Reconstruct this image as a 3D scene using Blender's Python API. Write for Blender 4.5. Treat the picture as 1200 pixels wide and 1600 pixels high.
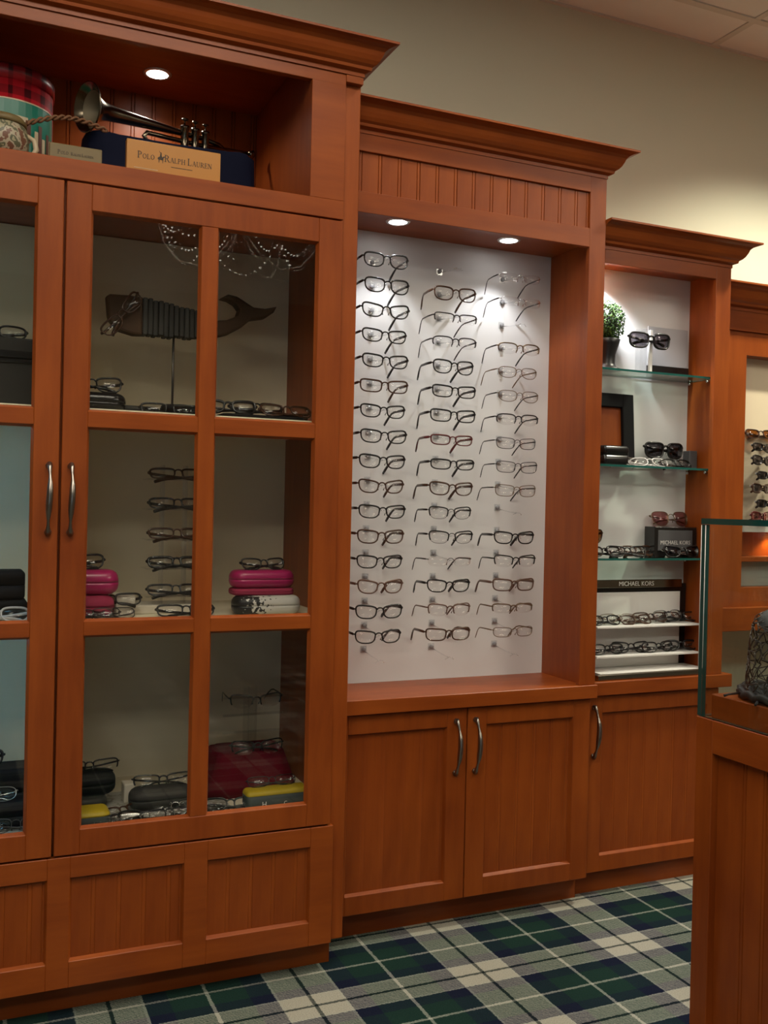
import bpy, bmesh, math, random
from mathutils import Vector, Matrix, Euler
random.seed(7)
for o in list(bpy.data.objects): bpy.data.objects.remove(o, do_unlink=True)
scene = bpy.context.scene
C = scene.collection
PI = math.pi
R = math.radians

# ------------------------------------------------------------------ camera
F_PX = 1522.0
YAW, PITCH, ROLL = R(23.82), R(0.41), R(-1.28)
cy, sy, cp, sp = math.cos(YAW), math.sin(YAW), math.cos(PITCH), math.sin(PITCH)
fw = Vector((sy * cp, cy * cp, -sp)); r0 = Vector((cy, -sy, 0)); d0 = fw.cross(r0)
cr, sr = math.cos(ROLL), math.sin(ROLL)
rt = cr * r0 + sr * d0; dn = -sr * r0 + cr * d0
cam_d = bpy.data.cameras.new('camera'); cam = bpy.data.objects.new('camera', cam_d); C.objects.link(cam)
cam_d.sensor_fit = 'VERTICAL'; cam_d.sensor_height = 32.0; cam_d.lens = F_PX / 1600 * 32.0
cam_d.clip_start = 0.02
M = Matrix((( rt.x, -dn.x, -fw.x, 0), (rt.y, -dn.y, -fw.y, 0), (rt.z, -dn.z, -fw.z, 1.08), (0, 0, 0, 1)))
cam.matrix_world = M
scene.camera = cam

# ------------------------------------------------------------------ world, exposure
w = bpy.data.worlds.new('daylight'); scene.world = w; w.use_nodes = True
bg = w.node_tree.nodes['Background']; bg.inputs[0].default_value = (0.50, 0.68, 0.85, 1); bg.inputs[1].default_value = 1.15
vs = scene.view_settings
vs.view_transform = 'Standard'; vs.look = 'None'; vs.gamma = 1.0; vs.use_curve_mapping = False
vs.exposure = 0.0
PANEL_STRENGTH = 10.8      # unseen ceiling light panels, added to light the room
CAN_POWER = 150.0          # recessed ceiling downlights (W)
SPOT_POWER = 4.6          # cabinet downlights (W)

# ------------------------------------------------------------------ materials
MATS = {}
def mat(name, col, rough=.5, metal=0., spec=.5, coat=0., emis=None, estr=0.):
    m = bpy.data.materials.new(name); m.use_nodes = True
    b = m.node_tree.nodes['Principled BSDF']
    b.inputs['Base Color'].default_value = (*col, 1); b.inputs['Roughness'].default_value = rough
    b.inputs['Metallic'].default_value = metal; b.inputs['Specular IOR Level'].default_value = spec
    b.inputs['Coat Weight'].default_value = coat
    if emis: b.inputs['Emission Color'].default_value = (*emis, 1); b.inputs['Emission Strength'].default_value = estr
    MATS[name] = m
    return m
def nd(m, t, **kw):
    n = m.node_tree.nodes.new(t)
    for k, v in kw.items(): setattr(n, k, v)
    return n
def lk(m, a, b): m.node_tree.links.new(a, b)
def math_n(m, op, a, b=None):
    n = nd(m, 'ShaderNodeMath', operation=op)
    for i, v in enumerate((a, b)):
        if v is None: continue
        if hasattr(v, 'links'): lk(m, v, n.inputs[i])
        else: n.inputs[i].default_value = v
    return n.outputs[0]
def wood(name, ca, cb, stretch, rough=.38):
    m = mat(name, ca, rough, spec=.32); b = m.node_tree.nodes['Principled BSDF']
    tc = nd(m, 'ShaderNodeTexCoord'); mp = nd(m, 'ShaderNodeMapping'); mp.inputs['Scale'].default_value = stretch
    lk(m, tc.outputs['Object'], mp.inputs[0])
    n1 = nd(m, 'ShaderNodeTexNoise'); n1.inputs['Scale'].default_value = 6; n1.inputs['Detail'].default_value = 6; n1.inputs['Roughness'].default_value = .6
    lk(m, mp.outputs[0], n1.inputs[0])
    n2 = nd(m, 'ShaderNodeTexNoise'); n2.inputs['Scale'].default_value = 5; n2.inputs['Detail'].default_value = 2
    lk(m, tc.outputs['Object'], n2.inputs[0])
    s = math_n(m, 'ADD', math_n(m, 'MULTIPLY', n1.outputs[0], .6), math_n(m, 'MULTIPLY', n2.outputs[0], .4))
    oi = nd(m, 'ShaderNodeObjectInfo')
    s = math_n(m, 'ADD', s, math_n(m, 'MULTIPLY', math_n(m, 'SUBTRACT', oi.outputs['Random'], .5), .10))
    rp = nd(m, 'ShaderNodeValToRGB'); rp.color_ramp.elements[0].position = .36; rp.color_ramp.elements[1].position = .66
    rp.color_ramp.elements[0].color = (*cb, 1); rp.color_ramp.elements[1].color = (*ca, 1)
    lk(m, s, rp.inputs[0]); lk(m, rp.outputs[0], b.inputs['Base Color'])
    return m
WA, WB = (.33, .073, .0095), (.225, .043, .0055)
wood('wood_v', WA, WB, (6, 6, .7))
wood('wood_h', WA, WB, (.7, 6, 6))
wood('wood_d', WA, WB, (6, .7, 6))
wood('whale_wood', (.085, .045, .022), (.05, .025, .012), (1, 4, 6), .7)
wood('whale_slat', (.070, .068, .060), (.032, .030, .028), (5, 5, 1), .75)
def thin_glass(name, tint, refl=1., rough=0.0, f0=.04):
    m = bpy.data.materials.new(name); m.use_nodes = True; nt = m.node_tree; nt.nodes.clear()
    out = nd(m, 'ShaderNodeOutputMaterial'); mix = nd(m, 'ShaderNodeMixShader')
    tr = nd(m, 'ShaderNodeBsdfTransparent'); tr.inputs[0].default_value = (*tint, 1)
    gl = nd(m, 'ShaderNodeBsdfGlossy'); gl.inputs['Roughness'].default_value = rough; gl.inputs[0].default_value = (refl, refl, refl, 1)
    lw = nd(m, 'ShaderNodeLayerWeight'); lw.inputs[0].default_value = .5
    f = math_n(m, 'ADD', math_n(m, 'MULTIPLY', math_n(m, 'POWER', lw.outputs['Facing'], 5.0), 1 - f0), f0)
    lk(m, f, mix.inputs[0]); lk(m, tr.outputs[0], mix.inputs[1]); lk(m, gl.outputs[0], mix.inputs[2]); lk(m, mix.outputs[0], out.inputs[0])
    MATS[name] = m; return m
thin_glass('pane_glass', (.955, .96, .95), f0=.026)
thin_glass('case_glass', (.95, .97, .95), f0=.035)
thin_glass('shelf_glass', (.86, .95, .91))
thin_glass('lens', (.985, .985, .985), f0=.045)
thin_glass('lens_dark', (.26, .24, .26), f0=.04)
thin_glass('lens_grad', (.42, .40, .43), f0=.04)
thin_glass('lens_rose', (.66, .42, .42), f0=.05)
thin_glass('lens_amber', (.62, .38, .18), f0=.05)
thin_glass('acrylic', (.93, .935, .94), f0=.05)
mat('bead_glass', (.92, .92, .92), .12, 1.)
mat('glass_edge', (.004, .06, .055), .12, coat=.5)
mat('shelf_edge', (.012, .10, .085), .15)
mat('panel_white', (.78, .775, .77), .5)
mat('panel_int', (.84, .76, .58), .6)
mat('panel_cream', (.78, .66, .47), .6)
mat('panel_grey', (.36, .40, .38), .35)
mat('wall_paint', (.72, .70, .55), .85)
mat('wall_dark', (.20, .165, .12), .8)  # wall colour darkened so the door glass mirrors a dim room
mat('ceiling_tile', (.82, .80, .77), .9)
mat('ceiling_bar', (.66, .63, .58), .6)
mat('pewter', (.30, .27, .24), .28, 1.)
mat('chrome', (.75, .74, .72), .12, 1.)
mat('lamp_trim', (.80, .80, .80), .3, .6)
mat('lamp_lens', (1, 1, 1), .4, emis=(1, .97, .92), estr=14)
mat('black_gloss', (.012, .011, .011), .22)
mat('black_matte', (.010, .009, .010), .7, spec=.12)
mat('leather_dark', (.032, .030, .027), .6, spec=.25)
mat('tortoise', (.060, .026, .014), .22)
mat('brown_plastic', (.11, .055, .035), .3)
mat('burgundy', (.10, .015, .015), .25)
mat('gunmetal', (.060, .055, .055), .3, 1.)
mat('silver', (.62, .61, .60), .22, 1.)
mat('gold_metal', (.20, .135, .085), .3, 1.)
mat('clear_plastic', (.62, .60, .60), .2)
mat('clip_grey', (.30, .30, .31), .3)
mat('white_plastic', (.80, .79, .76), .35)
mat('pink', (.40, .012, .11), .35, coat=.3)
mat('pink_cloth', (.33, .02, .07), .8)
mat('navy', (.004, .006, .022), .8, spec=.15)
mat('green_case', (.045, .060, .058), .6)
mat('yellow', (.50, .36, .012), .5)
mat('red_velvet', (.13, .006, .014), .9, spec=.1)
mat('cream_box', (.62, .56, .46), .6)
mat('gilt_wood', (.46, .19, .024), .4)
mat('gilt_dull', (.17, .12, .045), .5)
mat('ink', (.045, .025, .012), .6)
mat('tin_green', (.008, .16, .11), .3)
mat('tin_brown', (.10, .03, .015), .4)
mat('tin_cream', (.50, .40, .26), .4)
mat('brass_dark', (.20, .165, .12), .22, 1.)
mat('bell_inside', (.24, .20, .13), .6, .5)
mat('rope', (.20, .09, .04), .7)
mat('leaf', (.022, .062, .012), .6, spec=.2)
mat('leaf_light', (.075, .155, .032), .6, spec=.2)
mat('pot_black', (.012, .012, .013), .35)
mat('steel_dark', (.28, .25, .21), .18, 1.)
mat('box_grey', (.09, .09, .095), .45)
mat('text_silver', (.62, .60, .58), .4)
mat('wire_brown', (.030, .020, .015), .45)
mat('felt_grey', (.055, .055, .060), .85)
mat('tray_black', (.010, .008, .010), .6)
mat('iron', (.10, .09, .08), .35, .8)
mat('pale_iron', (.50, .48, .43), .35, .6)
mat('candle', (.85, .82, .74), .5)
mat('frame_white', (.7, .7, .68), .5)
mat('diffuser', (1, 1, 1), .5, emis=(1, .90, .74), estr=PANEL_STRENGTH)
mat('can_glow', (1, 1, 1), .5, emis=(1, .9, .7), estr=3)
mat('card_grey', (.52, .52, .55), .3)
mat('fill_cool', (1, 1, 1), .5, emis=(.20, .60, 1), estr=15)
mat('fill_dim', (1, 1, 1), .5, emis=(.60, .95, .90), estr=5)
mat('mirror_glass', (.85, .84, .82), .03, 1.)
# plaid tin, floral mug, paper liner, marbled case: printed patterns
def checker_print(name, cols, scale):
    m = mat(name, cols[0], .35); b = m.node_tree.nodes['Principled BSDF']
    tc = nd(m, 'ShaderNodeTexCoord'); sx = nd(m, 'ShaderNodeSeparateXYZ'); lk(m, tc.outputs['Object'], sx.inputs[0])
    an = math_n(m, 'ARCTAN2', sx.outputs[0], sx.outputs[1])
    a = math_n(m, 'GREATER_THAN', math_n(m, 'FRACT', math_n(m, 'MULTIPLY', an, scale * .5)), .62)
    c = math_n(m, 'GREATER_THAN', math_n(m, 'FRACT', math_n(m, 'MULTIPLY', sx.outputs[2], scale * 4.2)), .62)
    mx = nd(m, 'ShaderNodeMix', data_type='RGBA'); mx.inputs['A'].default_value = (*cols[0], 1); mx.inputs['B'].default_value = (*cols[1], 1)
    lk(m, math_n(m, 'MULTIPLY', math_n(m, 'ADD', a, c), .45), mx.inputs[0]); lk(m, mx.outputs['Result'], b.inputs['Base Color'])
checker_print('tin_plaid', ((.48, .012, .022), (.02, .006, .008)), 5)
def blotch(name, cols, scale, pos=(.4, .5, .6), rough=.4):
    m = mat(name, cols[0], rough); b = m.node_tree.nodes['Principled BSDF']
    tc = nd(m, 'ShaderNodeTexCoord'); n = nd(m, 'ShaderNodeTexNoise'); n.inputs['Scale'].default_value = scale; n.inputs['Detail'].default_value = 3
    lk(m, tc.outputs['Object'], n.inputs[0]); rp = nd(m, 'ShaderNodeValToRGB'); rp.color_ramp.interpolation = 'CONSTANT'
    el = rp.color_ramp.elements; el[0].position = 0; el[0].color = (*cols[0], 1); el[1].position = pos[0]; el[1].color = (*cols[1], 1)
    for p, c in zip(pos[1:], cols[2:]): e = el.new(p); e.color = (*c, 1)
    lk(m, n.outputs[0], rp.inputs[0]); lk(m, rp.outputs[0], b.inputs['Base Color'])
blotch('mug_floral', ((.34, .30, .18), (.10, .10, .055), (.40, .34, .24), (.16, .07, .04)), 42, (.42, .5, .58))
blotch('paper_liner', ((.42, .40, .35), (.28, .26, .22), (.46, .44, .40)), 30, (.45, .55), .8)
def marbled():
    m = mat('marbled', (.6, .6, .58), .4); b = m.node_tree.nodes['Principled BSDF']
    tc = nd(m, 'ShaderNodeTexCoord'); n = nd(m, 'ShaderNodeTexNoise'); n.inputs['Scale'].default_value = 120; n.inputs['Detail'].default_value = 4
    lk(m, tc.outputs['Object'], n.inputs[0]); sx = nd(m, 'ShaderNodeSeparateXYZ'); lk(m, tc.outputs['Object'], sx.inputs[0])
    v = math_n(m, 'ADD', math_n(m, 'MULTIPLY', math_n(m, 'ADD', sx.outputs[0], .028), 9.), math_n(m, 'MULTIPLY', math_n(m, 'SUBTRACT', n.outputs[0], .5), 2.2))
    st = math_n(m, 'GREATER_THAN', v, 0.)
    mx = nd(m, 'ShaderNodeMix', data_type='RGBA'); mx.inputs['A'].default_value = (.012, .012, .014, 1); mx.inputs['B'].default_value = (.62, .60, .56, 1)
    lk(m, st, mx.inputs[0]); lk(m, mx.outputs['Result'], b.inputs['Base Color'])
marbled()
# tartan carpet: warp colours along x, weft colours along y
PERX, PERY, CX0, CY0 = .4115, .2757, .9396, 2.1006
def carpet():
    m = mat('carpet_tartan', (.1, .1, .1), .95, spec=.1); b = m.node_tree.nodes['Principled BSDF']
    tc = nd(m, 'ShaderNodeTexCoord'); sx = nd(m, 'ShaderNodeSeparateXYZ')
    nz = nd(m, 'ShaderNodeTexNoise'); nz.inputs['Scale'].default_value = 160; nz.inputs['Detail'].default_value = 2; lk(m, tc.outputs['Object'], nz.inputs[0])
    mv = nd(m, 'ShaderNodeVectorMath', operation='MULTIPLY_ADD'); lk(m, nz.outputs['Color'], mv.inputs[0]); mv.inputs[1].default_value = (.006, .006, 0)
    lk(m, tc.outputs['Object'], mv.inputs[2]); lk(m, mv.outputs[0], sx.inputs[0])
    G, N, Wt, K, L = [tuple(v ** .5 for v in c) for c in ((.010, .030, .024), (.007, .010, .026), (.36, .345, .285), (.009, .015, .015), (.35, .355, .30))]
    def seq(src, o, per, fine):
        u = math_n(m, 'FRACT', math_n(m, 'DIVIDE', math_n(m, 'SUBTRACT', src, o), per))
        rp = nd(m, 'ShaderNodeValToRGB'); rp.color_ramp.interpolation = 'CONSTANT'; el = rp.color_ramp.elements
        f = fine
        st = [(0, L), (f, G), (.20, N), (.325, L), (.325 + 1.5 * f, Wt), (.5 - 1.2 * f, K), (.5 + 1.2 * f, Wt), (.675 - 1.5 * f, L), (.675, N), (.80, G), (1 - f, L)]
        el[0].position = 0; el[0].color = (*L, 1); el[1].position = st[1][0]; el[1].color = (*st[1][1], 1)
        for p, c in st[2:]: e = el.new(p); e.color = (*c, 1)
        lk(m, u, rp.inputs[0])
        # line mask
        a = math_n(m, 'ABSOLUTE', math_n(m, 'SUBTRACT', math_n(m, 'FRACT', math_n(m, 'ADD', u, .5)), .5))   # 0 at thin line
        ln = math_n(m, 'LESS_THAN', a, f)
        l2 = math_n(m, 'LESS_THAN', math_n(m, 'ABSOLUTE', math_n(m, 'SUBTRACT', a, .325 + .75 * f)), .75 * f)
        return rp.outputs[0], math_n(m, 'MAXIMUM', ln, l2), math_n(m, 'LESS_THAN', math_n(m, 'ABSOLUTE', math_n(m, 'SUBTRACT', u, .5)), 1.2 * f)
    cx, lx, kx = seq(sx.outputs[0], CX0, PERX, .009)
    cyy, ly, ky = seq(sx.outputs[1], CY0, PERY, .012)
    # twill
    wv = math_n(m, 'FRACT', math_n(m, 'MULTIPLY', math_n(m, 'ADD', sx.outputs[0], sx.outputs[1]), 130))
    tw = math_n(m, 'ADD', math_n(m, 'MULTIPLY', math_n(m, 'GREATER_THAN', wv, .5), .36), .32)
    mx = nd(m, 'ShaderNodeMix', data_type='RGBA'); lk(m, tw, mx.inputs[0]); lk(m, cx, mx.inputs['A']); lk(m, cyy, mx.inputs['B'])
    # lines stand out
    m2 = nd(m, 'ShaderNodeMix', data_type='RGBA'); lk(m, mx.outputs['Result'], m2.inputs['A']); m2.inputs['B'].default_value = (*L, 1)
    lk(m, math_n(m, 'MULTIPLY', math_n(m, 'MAXIMUM', lx, ly), .28), m2.inputs[0])
    m3 = nd(m, 'ShaderNodeMix', data_type='RGBA'); lk(m, m2.outputs['Result'], m3.inputs['A']); m3.inputs['B'].default_value = (*K, 1)
    lk(m, math_n(m, 'MULTIPLY', math_n(m, 'MAXIMUM', kx, ky), .30), m3.inputs[0])
    sq = nd(m, 'ShaderNodeMix', data_type='RGBA', blend_type='MULTIPLY'); sq.inputs[0].default_value = 1; lk(m, m3.outputs['Result'], sq.inputs['A']); lk(m, m3.outputs['Result'], sq.inputs['B'])
    # pile mottling
    n3 = nd(m, 'ShaderNodeTexNoise'); n3.inputs['Scale'].default_value = 420; n3.inputs['Detail'].default_value = 2; lk(m, tc.outputs['Object'], n3.inputs[0])
    mm = nd(m, 'ShaderNodeMix', data_type='RGBA', blend_type='MULTIPLY'); mm.inputs[0].default_value = 1
    lk(m, sq.outputs['Result'], mm.inputs['A'])
    gv = math_n(m, 'ADD', math_n(m, 'MULTIPLY', n3.outputs[0], 1.1), .5)
    cb = nd(m, 'ShaderNodeCombineXYZ'); [lk(m, gv, cb.inputs[i]) for i in range(3)]
    lk(m, cb.outputs[0], mm.inputs['B']); lk(m, mm.outputs['Result'], b.inputs['Base Color'])
    bp = nd(m, 'ShaderNodeBump'); bp.inputs['Strength'].default_value = .5; bp.inputs['Distance'].default_value = .003
    lk(m, n3.outputs[0], bp.inputs['Height']); lk(m, bp.outputs[0], b.inputs['Normal'])
carpet()

# ------------------------------------------------------------------ mesh helpers
def box(bm, x0, x1, y0, y1, z0, z1, bev=0., seg=1):
    T = bmesh.new() if bev > 0 else bm
    v = [T.verts.new(p) for p in ((x0, y0, z0), (x1, y0, z0), (x1, y1, z0), (x0, y1, z0), (x0, y0, z1), (x1, y0, z1), (x1, y1, z1), (x0, y1, z1))]
    for f in ((0, 3, 2, 1), (4, 5, 6, 7), (0, 1, 5, 4), (1, 2, 6, 5), (2, 3, 7, 6), (3, 0, 4, 7)): T.faces.new([v[i] for i in f])
    if bev > 0:
        bmesh.ops.bevel(T, geom=T.edges[:], offset=bev, segments=seg, profile=.5, affect='EDGES', clamp_overlap=True)
        merge(bm, T)
def merge(bm, T):
    mp = {v: bm.verts.new(v.co) for v in T.verts}
    for f in T.faces:
        nf = bm.faces.new([mp[v] for v in f.verts]); nf.smooth = f.smooth; nf.material_index = f.material_index
    T.free()
def prism(bm, poly, a0, a1, axis='y'):
    """extrude a closed 2D polygon along an axis; poly given in the two other axes in order"""
    def P(p, a):
        return {'x': (a, p[0], p[1]), 'y': (p[0], a, p[1]), 'z': (p[0], p[1], a)}[axis]
    A = [bm.verts.new(P(p, a0)) for p in poly]; B = [bm.verts.new(P(p, a1)) for p in poly]
    n = len(poly)
    for i in range(n): bm.faces.new((A[i], A[(i + 1) % n], B[(i + 1) % n], B[i]))
    bm.faces.new(A[::-1]); bm.faces.new(B)
def tube(bm, pts, rad, seg=8, closed=False, flat=1., up=None, cap=True):
    pts = [Vector(p) for p in pts]; n = len(pts)
    rads = rad if isinstance(rad, (list, tuple)) else [rad] * n
    rings = []; prev = None
    for i, p in enumerate(pts):
        if closed: t = (pts[(i + 1) % n] - pts[i - 1])
        else: t = pts[min(i + 1, n - 1)] - pts[max(i - 1, 0)]
        if t.length < 1e-9: t = Vector((1, 0, 0))
        t.normalize()
        if up is not None: a = Vector(up) - t * t.dot(Vector(up))
        elif prev is None:
            a = Vector((0, 0, 1)) if abs(t.z) < .9 else Vector((1, 0, 0)); a = a - t * t.dot(a)
        else: a = prev - t * t.dot(prev)
        if a.length < 1e-6: a = t.orthogonal()
        a.normalize(); prev = a; b = t.cross(a)
        rr = rads[i]
        rings.append([bm.verts.new(p + a * math.cos(2 * PI * k / seg) * rr + b * math.sin(2 * PI * k / seg) * rr * flat) for k in range(seg)])
    m = n if closed else n - 1
    for i in range(m):
        A, B = rings[i], rings[(i + 1) % n]
        for k in range(seg):
            f = bm.faces.new((A[k], A[(k + 1) % seg], B[(k + 1) % seg], B[k])); f.smooth = True
    if not closed and cap:
        bm.faces.new(rings[0][::-1]); bm.faces.new(rings[-1])
def lathe(bm, prof, seg=24, mtx=None, smooth=True):
    """prof: list of (r, z); revolve about z then transform"""
    mtx = mtx or Matrix()
    rings = []
    for r_, z_ in prof:
        if r_ < 1e-6: rings.append([bm.verts.new(mtx @ Vector((0, 0, z_)))])
        else: rings.append([bm.verts.new(mtx @ Vector((r_ * math.cos(2 * PI * k / seg), r_ * math.sin(2 * PI * k / seg), z_))) for k in range(seg)])
    for A, B in zip(rings, rings[1:]):
        for k in range(seg):
            k2 = (k + 1) % seg
            if len(A) == 1 and len(B) == 1: continue
            if len(A) == 1: f = bm.faces.new((A[0], B[k2], B[k]))
            elif len(B) == 1: f = bm.faces.new((A[k], A[k2], B[0]))
            else: f = bm.faces.new((A[k], A[k2], B[k2], B[k]))
            f.smooth = smooth
def obj(name, bm, m, parent=None, loc=None, rot=None, normals=True):
    if normals: bmesh.ops.recalc_face_normals(bm, faces=bm.faces[:])
    me = bpy.data.meshes.new(name); bm.to_mesh(me); bm.free()
    for k in (m if isinstance(m, (list, tuple)) else [m]): me.materials.append(MATS[k])
    return link(name, me, parent, loc, rot)
def link(name, me, parent=None, loc=None, rot=None):
    o = bpy.data.objects.new(name, me); C.objects.link(o)
    if parent: o.parent = parent
    if loc: o.location = loc
    if rot: o.rotation_euler = rot
    return o
def tag(o, label=None, cat=None, group=None, kind=None):
    for k, v in (('label', label), ('category', cat), ('group', group), ('kind', kind)):
        if v: o[k] = v
    return o
def thing(name, label, cat, loc=(0, 0, 0), rot=(0, 0, 0), group=None):
    o = bpy.data.objects.new(name, None); C.objects.link(o); o.location = loc; o.rotation_euler = rot; o.empty_display_size = .02
    return tag(o, label, cat, group)
def bx(name, m, parent, x0, x1, y0, y1, z0, z1, bev=.0015, seg=1):
    bm = bmesh.new(); box(bm, x0, x1, y0, y1, z0, z1, bev, seg); return obj(name, bm, m, parent)
def bxs(name, m, parent, boxes, bev=.0015):
    bm = bmesh.new()
    for b in boxes: box(bm, *b, bev)
    return obj(name, bm, m, parent)

# ------------------------------------------------------------------ the room
XL, XR, YB, YF, ZC = -2.6, 4.2, -3.2, 2.60, 2.66
bm = bmesh.new(); box(bm, XL, XR, YB, YF, -.06, 0); tag(obj('floor', bm, 'carpet_tartan'), 'green and navy tartan carpet with cream squares', 'floor', kind='structure')
bm = bmesh.new(); box(bm, XL - .1, XR + .1, YF, YF + .1, -.06, ZC + .1); tag(obj('wall_back', bm, 'wall_paint'), 'beige painted wall above the wooden cabinets', 'wall', kind='structure')
bm = bmesh.new(); box(bm, XL - .1, XL, YB, YF, -.06, ZC + .1); tag(obj('wall_left', bm, 'wall_dark'), 'unseen left wall, darkened to dim glass reflections', 'wall', kind='structure')
bm = bmesh.new(); box(bm, XR, XR + .1, YB, YF, -.06, ZC + .1); tag(obj('wall_right', bm, 'wall_dark'), 'unseen right wall, darkened to dim glass reflections', 'wall', kind='structure')
WX0, WX1, WZ0, WZ1 = -2.0, .10, .30, 1.90  # unseen window, added to let cool daylight into the room
bm = bmesh.new()
box(bm, XL - .1, WX0, YB - .1, YB, -.06, ZC + .1); box(bm, WX1, XR + .1, YB - .1, YB, -.06, ZC + .1)
box(bm, WX0, WX1, YB - .1, YB, -.06, WZ0); box(bm, WX0, WX1, YB - .1, YB, WZ1, ZC + .1)
tag(obj('wall_front', bm, 'wall_dark'), 'unseen wall around the added window, darkened to dim glass reflections', 'wall', kind='structure')
win = bxs('added_window_1', 'frame_white', None, [(WX0, WX1, YB - .07, YB + .01, WZ0, WZ0 + .05), (WX0, WX1, YB - .07, YB + .01, WZ1 - .05, WZ1), (WX0, WX0 + .05, YB - .07, YB + .01, WZ0, WZ1), (WX1 - .05, WX1, YB - .07, YB + .01, WZ0, WZ1), ((WX0 + WX1) / 2 - .02, (WX0 + WX1) / 2 + .02, YB - .07, YB + .01, WZ0, WZ1)], .003)
tag(win, 'added white framed window facing the cabinets, letting in daylight', 'window', kind='structure')
for k in range(2):
    a = WX0 + .05 if k == 0 else (WX0 + WX1) / 2 + .02; b = (WX0 + WX1) / 2 - .02 if k == 0 else WX1 - .05
    bx('pane', 'pane_glass', win, a, b, YB - .035, YB - .03, WZ0 + .05, WZ1 - .05, 0)
# suspended ceiling: slab, bars and separate tiles
bm = bmesh.new(); box(bm, XL, XR, YB, YF, ZC + .03, ZC + .1)
ceil = tag(obj('ceiling', bm, 'ceiling_tile'), 'suspended tile ceiling with metal grid bars', 'ceiling', kind='structure')
ys = [YF, 2.405] + [2.405 - .61 * k for k in range(1, 10)]; ys = [y for y in ys if y > YB] + [YB]
xs = sorted([2.325 + 1.22 * k for k in range(-4, 2)] + [XL, XR])
xs = [x for x in xs if XL <= x <= XR]
LIGHT_CELLS = {(2, 4), (2, 6), (5, 4), (5, 6), (3, 3)}
tile_me = {}
for i in range(len(xs) - 1):
    for j in range(len(ys) - 1):
        if (i, j) in LIGHT_CELLS: continue
        x0, x1, y1, y0 = xs[i] + .006, xs[i + 1] - .006, ys[j] - .006, ys[j + 1] + .006
        key = (round(x1 - x0, 3), round(y1 - y0, 3))
        if key not in tile_me:
            bm = bmesh.new(); box(bm, -(x1 - x0) / 2, (x1 - x0) / 2, -(y1 - y0) / 2, (y1 - y0) / 2, 0, .015)
            me = bpy.data.meshes.new('tile'); bm.to_mesh(me); bm.free(); me.materials.append(MATS['ceiling_tile']); tile_me[key] = me
        link('tile', tile_me[key], ceil, ((x0 + x1) / 2, (y0 + y1) / 2, ZC + .004))
for x in xs: bx('grid_bar', 'ceiling_bar', ceil, max(x - .012, XL), min(x + .012, XR), YB, YF, ZC, ZC + .004, 0)
for y in ys: bx('grid_bar', 'ceiling_bar', ceil, XL, XR, max(y - .012, YB), min(y + .012, YF), ZC - .001, ZC + .004, 0)
def added_ceiling_light(x0, x1, y0, y1, label):  # panels out of view, added as the main room light
    t = thing('added_ceiling_light', label, 'ceiling light', ((x0 + x1) / 2, (y0 + y1) / 2, ZC + .03), group='added ceiling light panels')
    hx, hy = (x1 - x0) / 2 - .013, (y1 - y0) / 2 - .013
    bm = bmesh.new()
    for b in ((-hx, hx, -hy, -hy + .02), (-hx, hx, hy - .02, hy), (-hx, -hx + .02, -hy, hy), (hx - .02, hx, -hy, hy)): box(bm, *b, -.028, -.002)
    obj('frame', bm, 'frame_white', t)
    bm = bmesh.new(); box(bm, -hx + .02, hx - .02, -hy + .02, hy - .02, -.018, -.012); obj('diffuser', bm, 'diffuser', t)
for (i, j) in sorted(LIGHT_CELLS):
    added_ceiling_light(xs[i], xs[i + 1], ys[j + 1], ys[j], {(2, 4): 'added ceiling light panel on the left, nearer the cabinets', (2, 6): 'added ceiling light panel on the left, farther from the cabinets', (5, 4): 'added ceiling light panel on the right, nearer the cabinets', (5, 6): 'added ceiling light panel on the right, farther from the cabinets', (3, 3): 'added middle ceiling light panel closest to the cabinets'}[(i, j)])
def can_light(x, y, label, power, size):
    t = thing('recessed_downlight', label, 'downlight', (x, y, ZC), group='recessed ceiling downlights')
    bm = bmesh.new(); lathe(bm, [(.055, -.004), (.085, -.004), (.087, -.001), (.085, .0), (.055, .0)]); obj('trim_ring', bm, 'lamp_trim', t)
    bm = bmesh.new(); lathe(bm, [(0, -.002), (.055, -.002), (.055, -.001), (0, -.001)]); obj('lamp', bm, 'can_glow', t)
    l = bpy.data.lights.new('downlight_beam', 'SPOT'); l.energy = power; l.spot_size = R(size); l.spot_blend = .55; l.shadow_soft_size = .05; l.color = (1, .95, .76)
    lo = bpy.data.objects.new('downlight_beam', l); C.objects.link(lo); lo.parent = t; lo.location = (0, 0, -.012)
can_light(2.60, 1.85, 'recessed ceiling downlight near the far shelves', CAN_POWER, 128)
can_light(1.35, 1.75, 'recessed ceiling downlight before the glasses panel', CAN_POWER * .16, 128)

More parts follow.
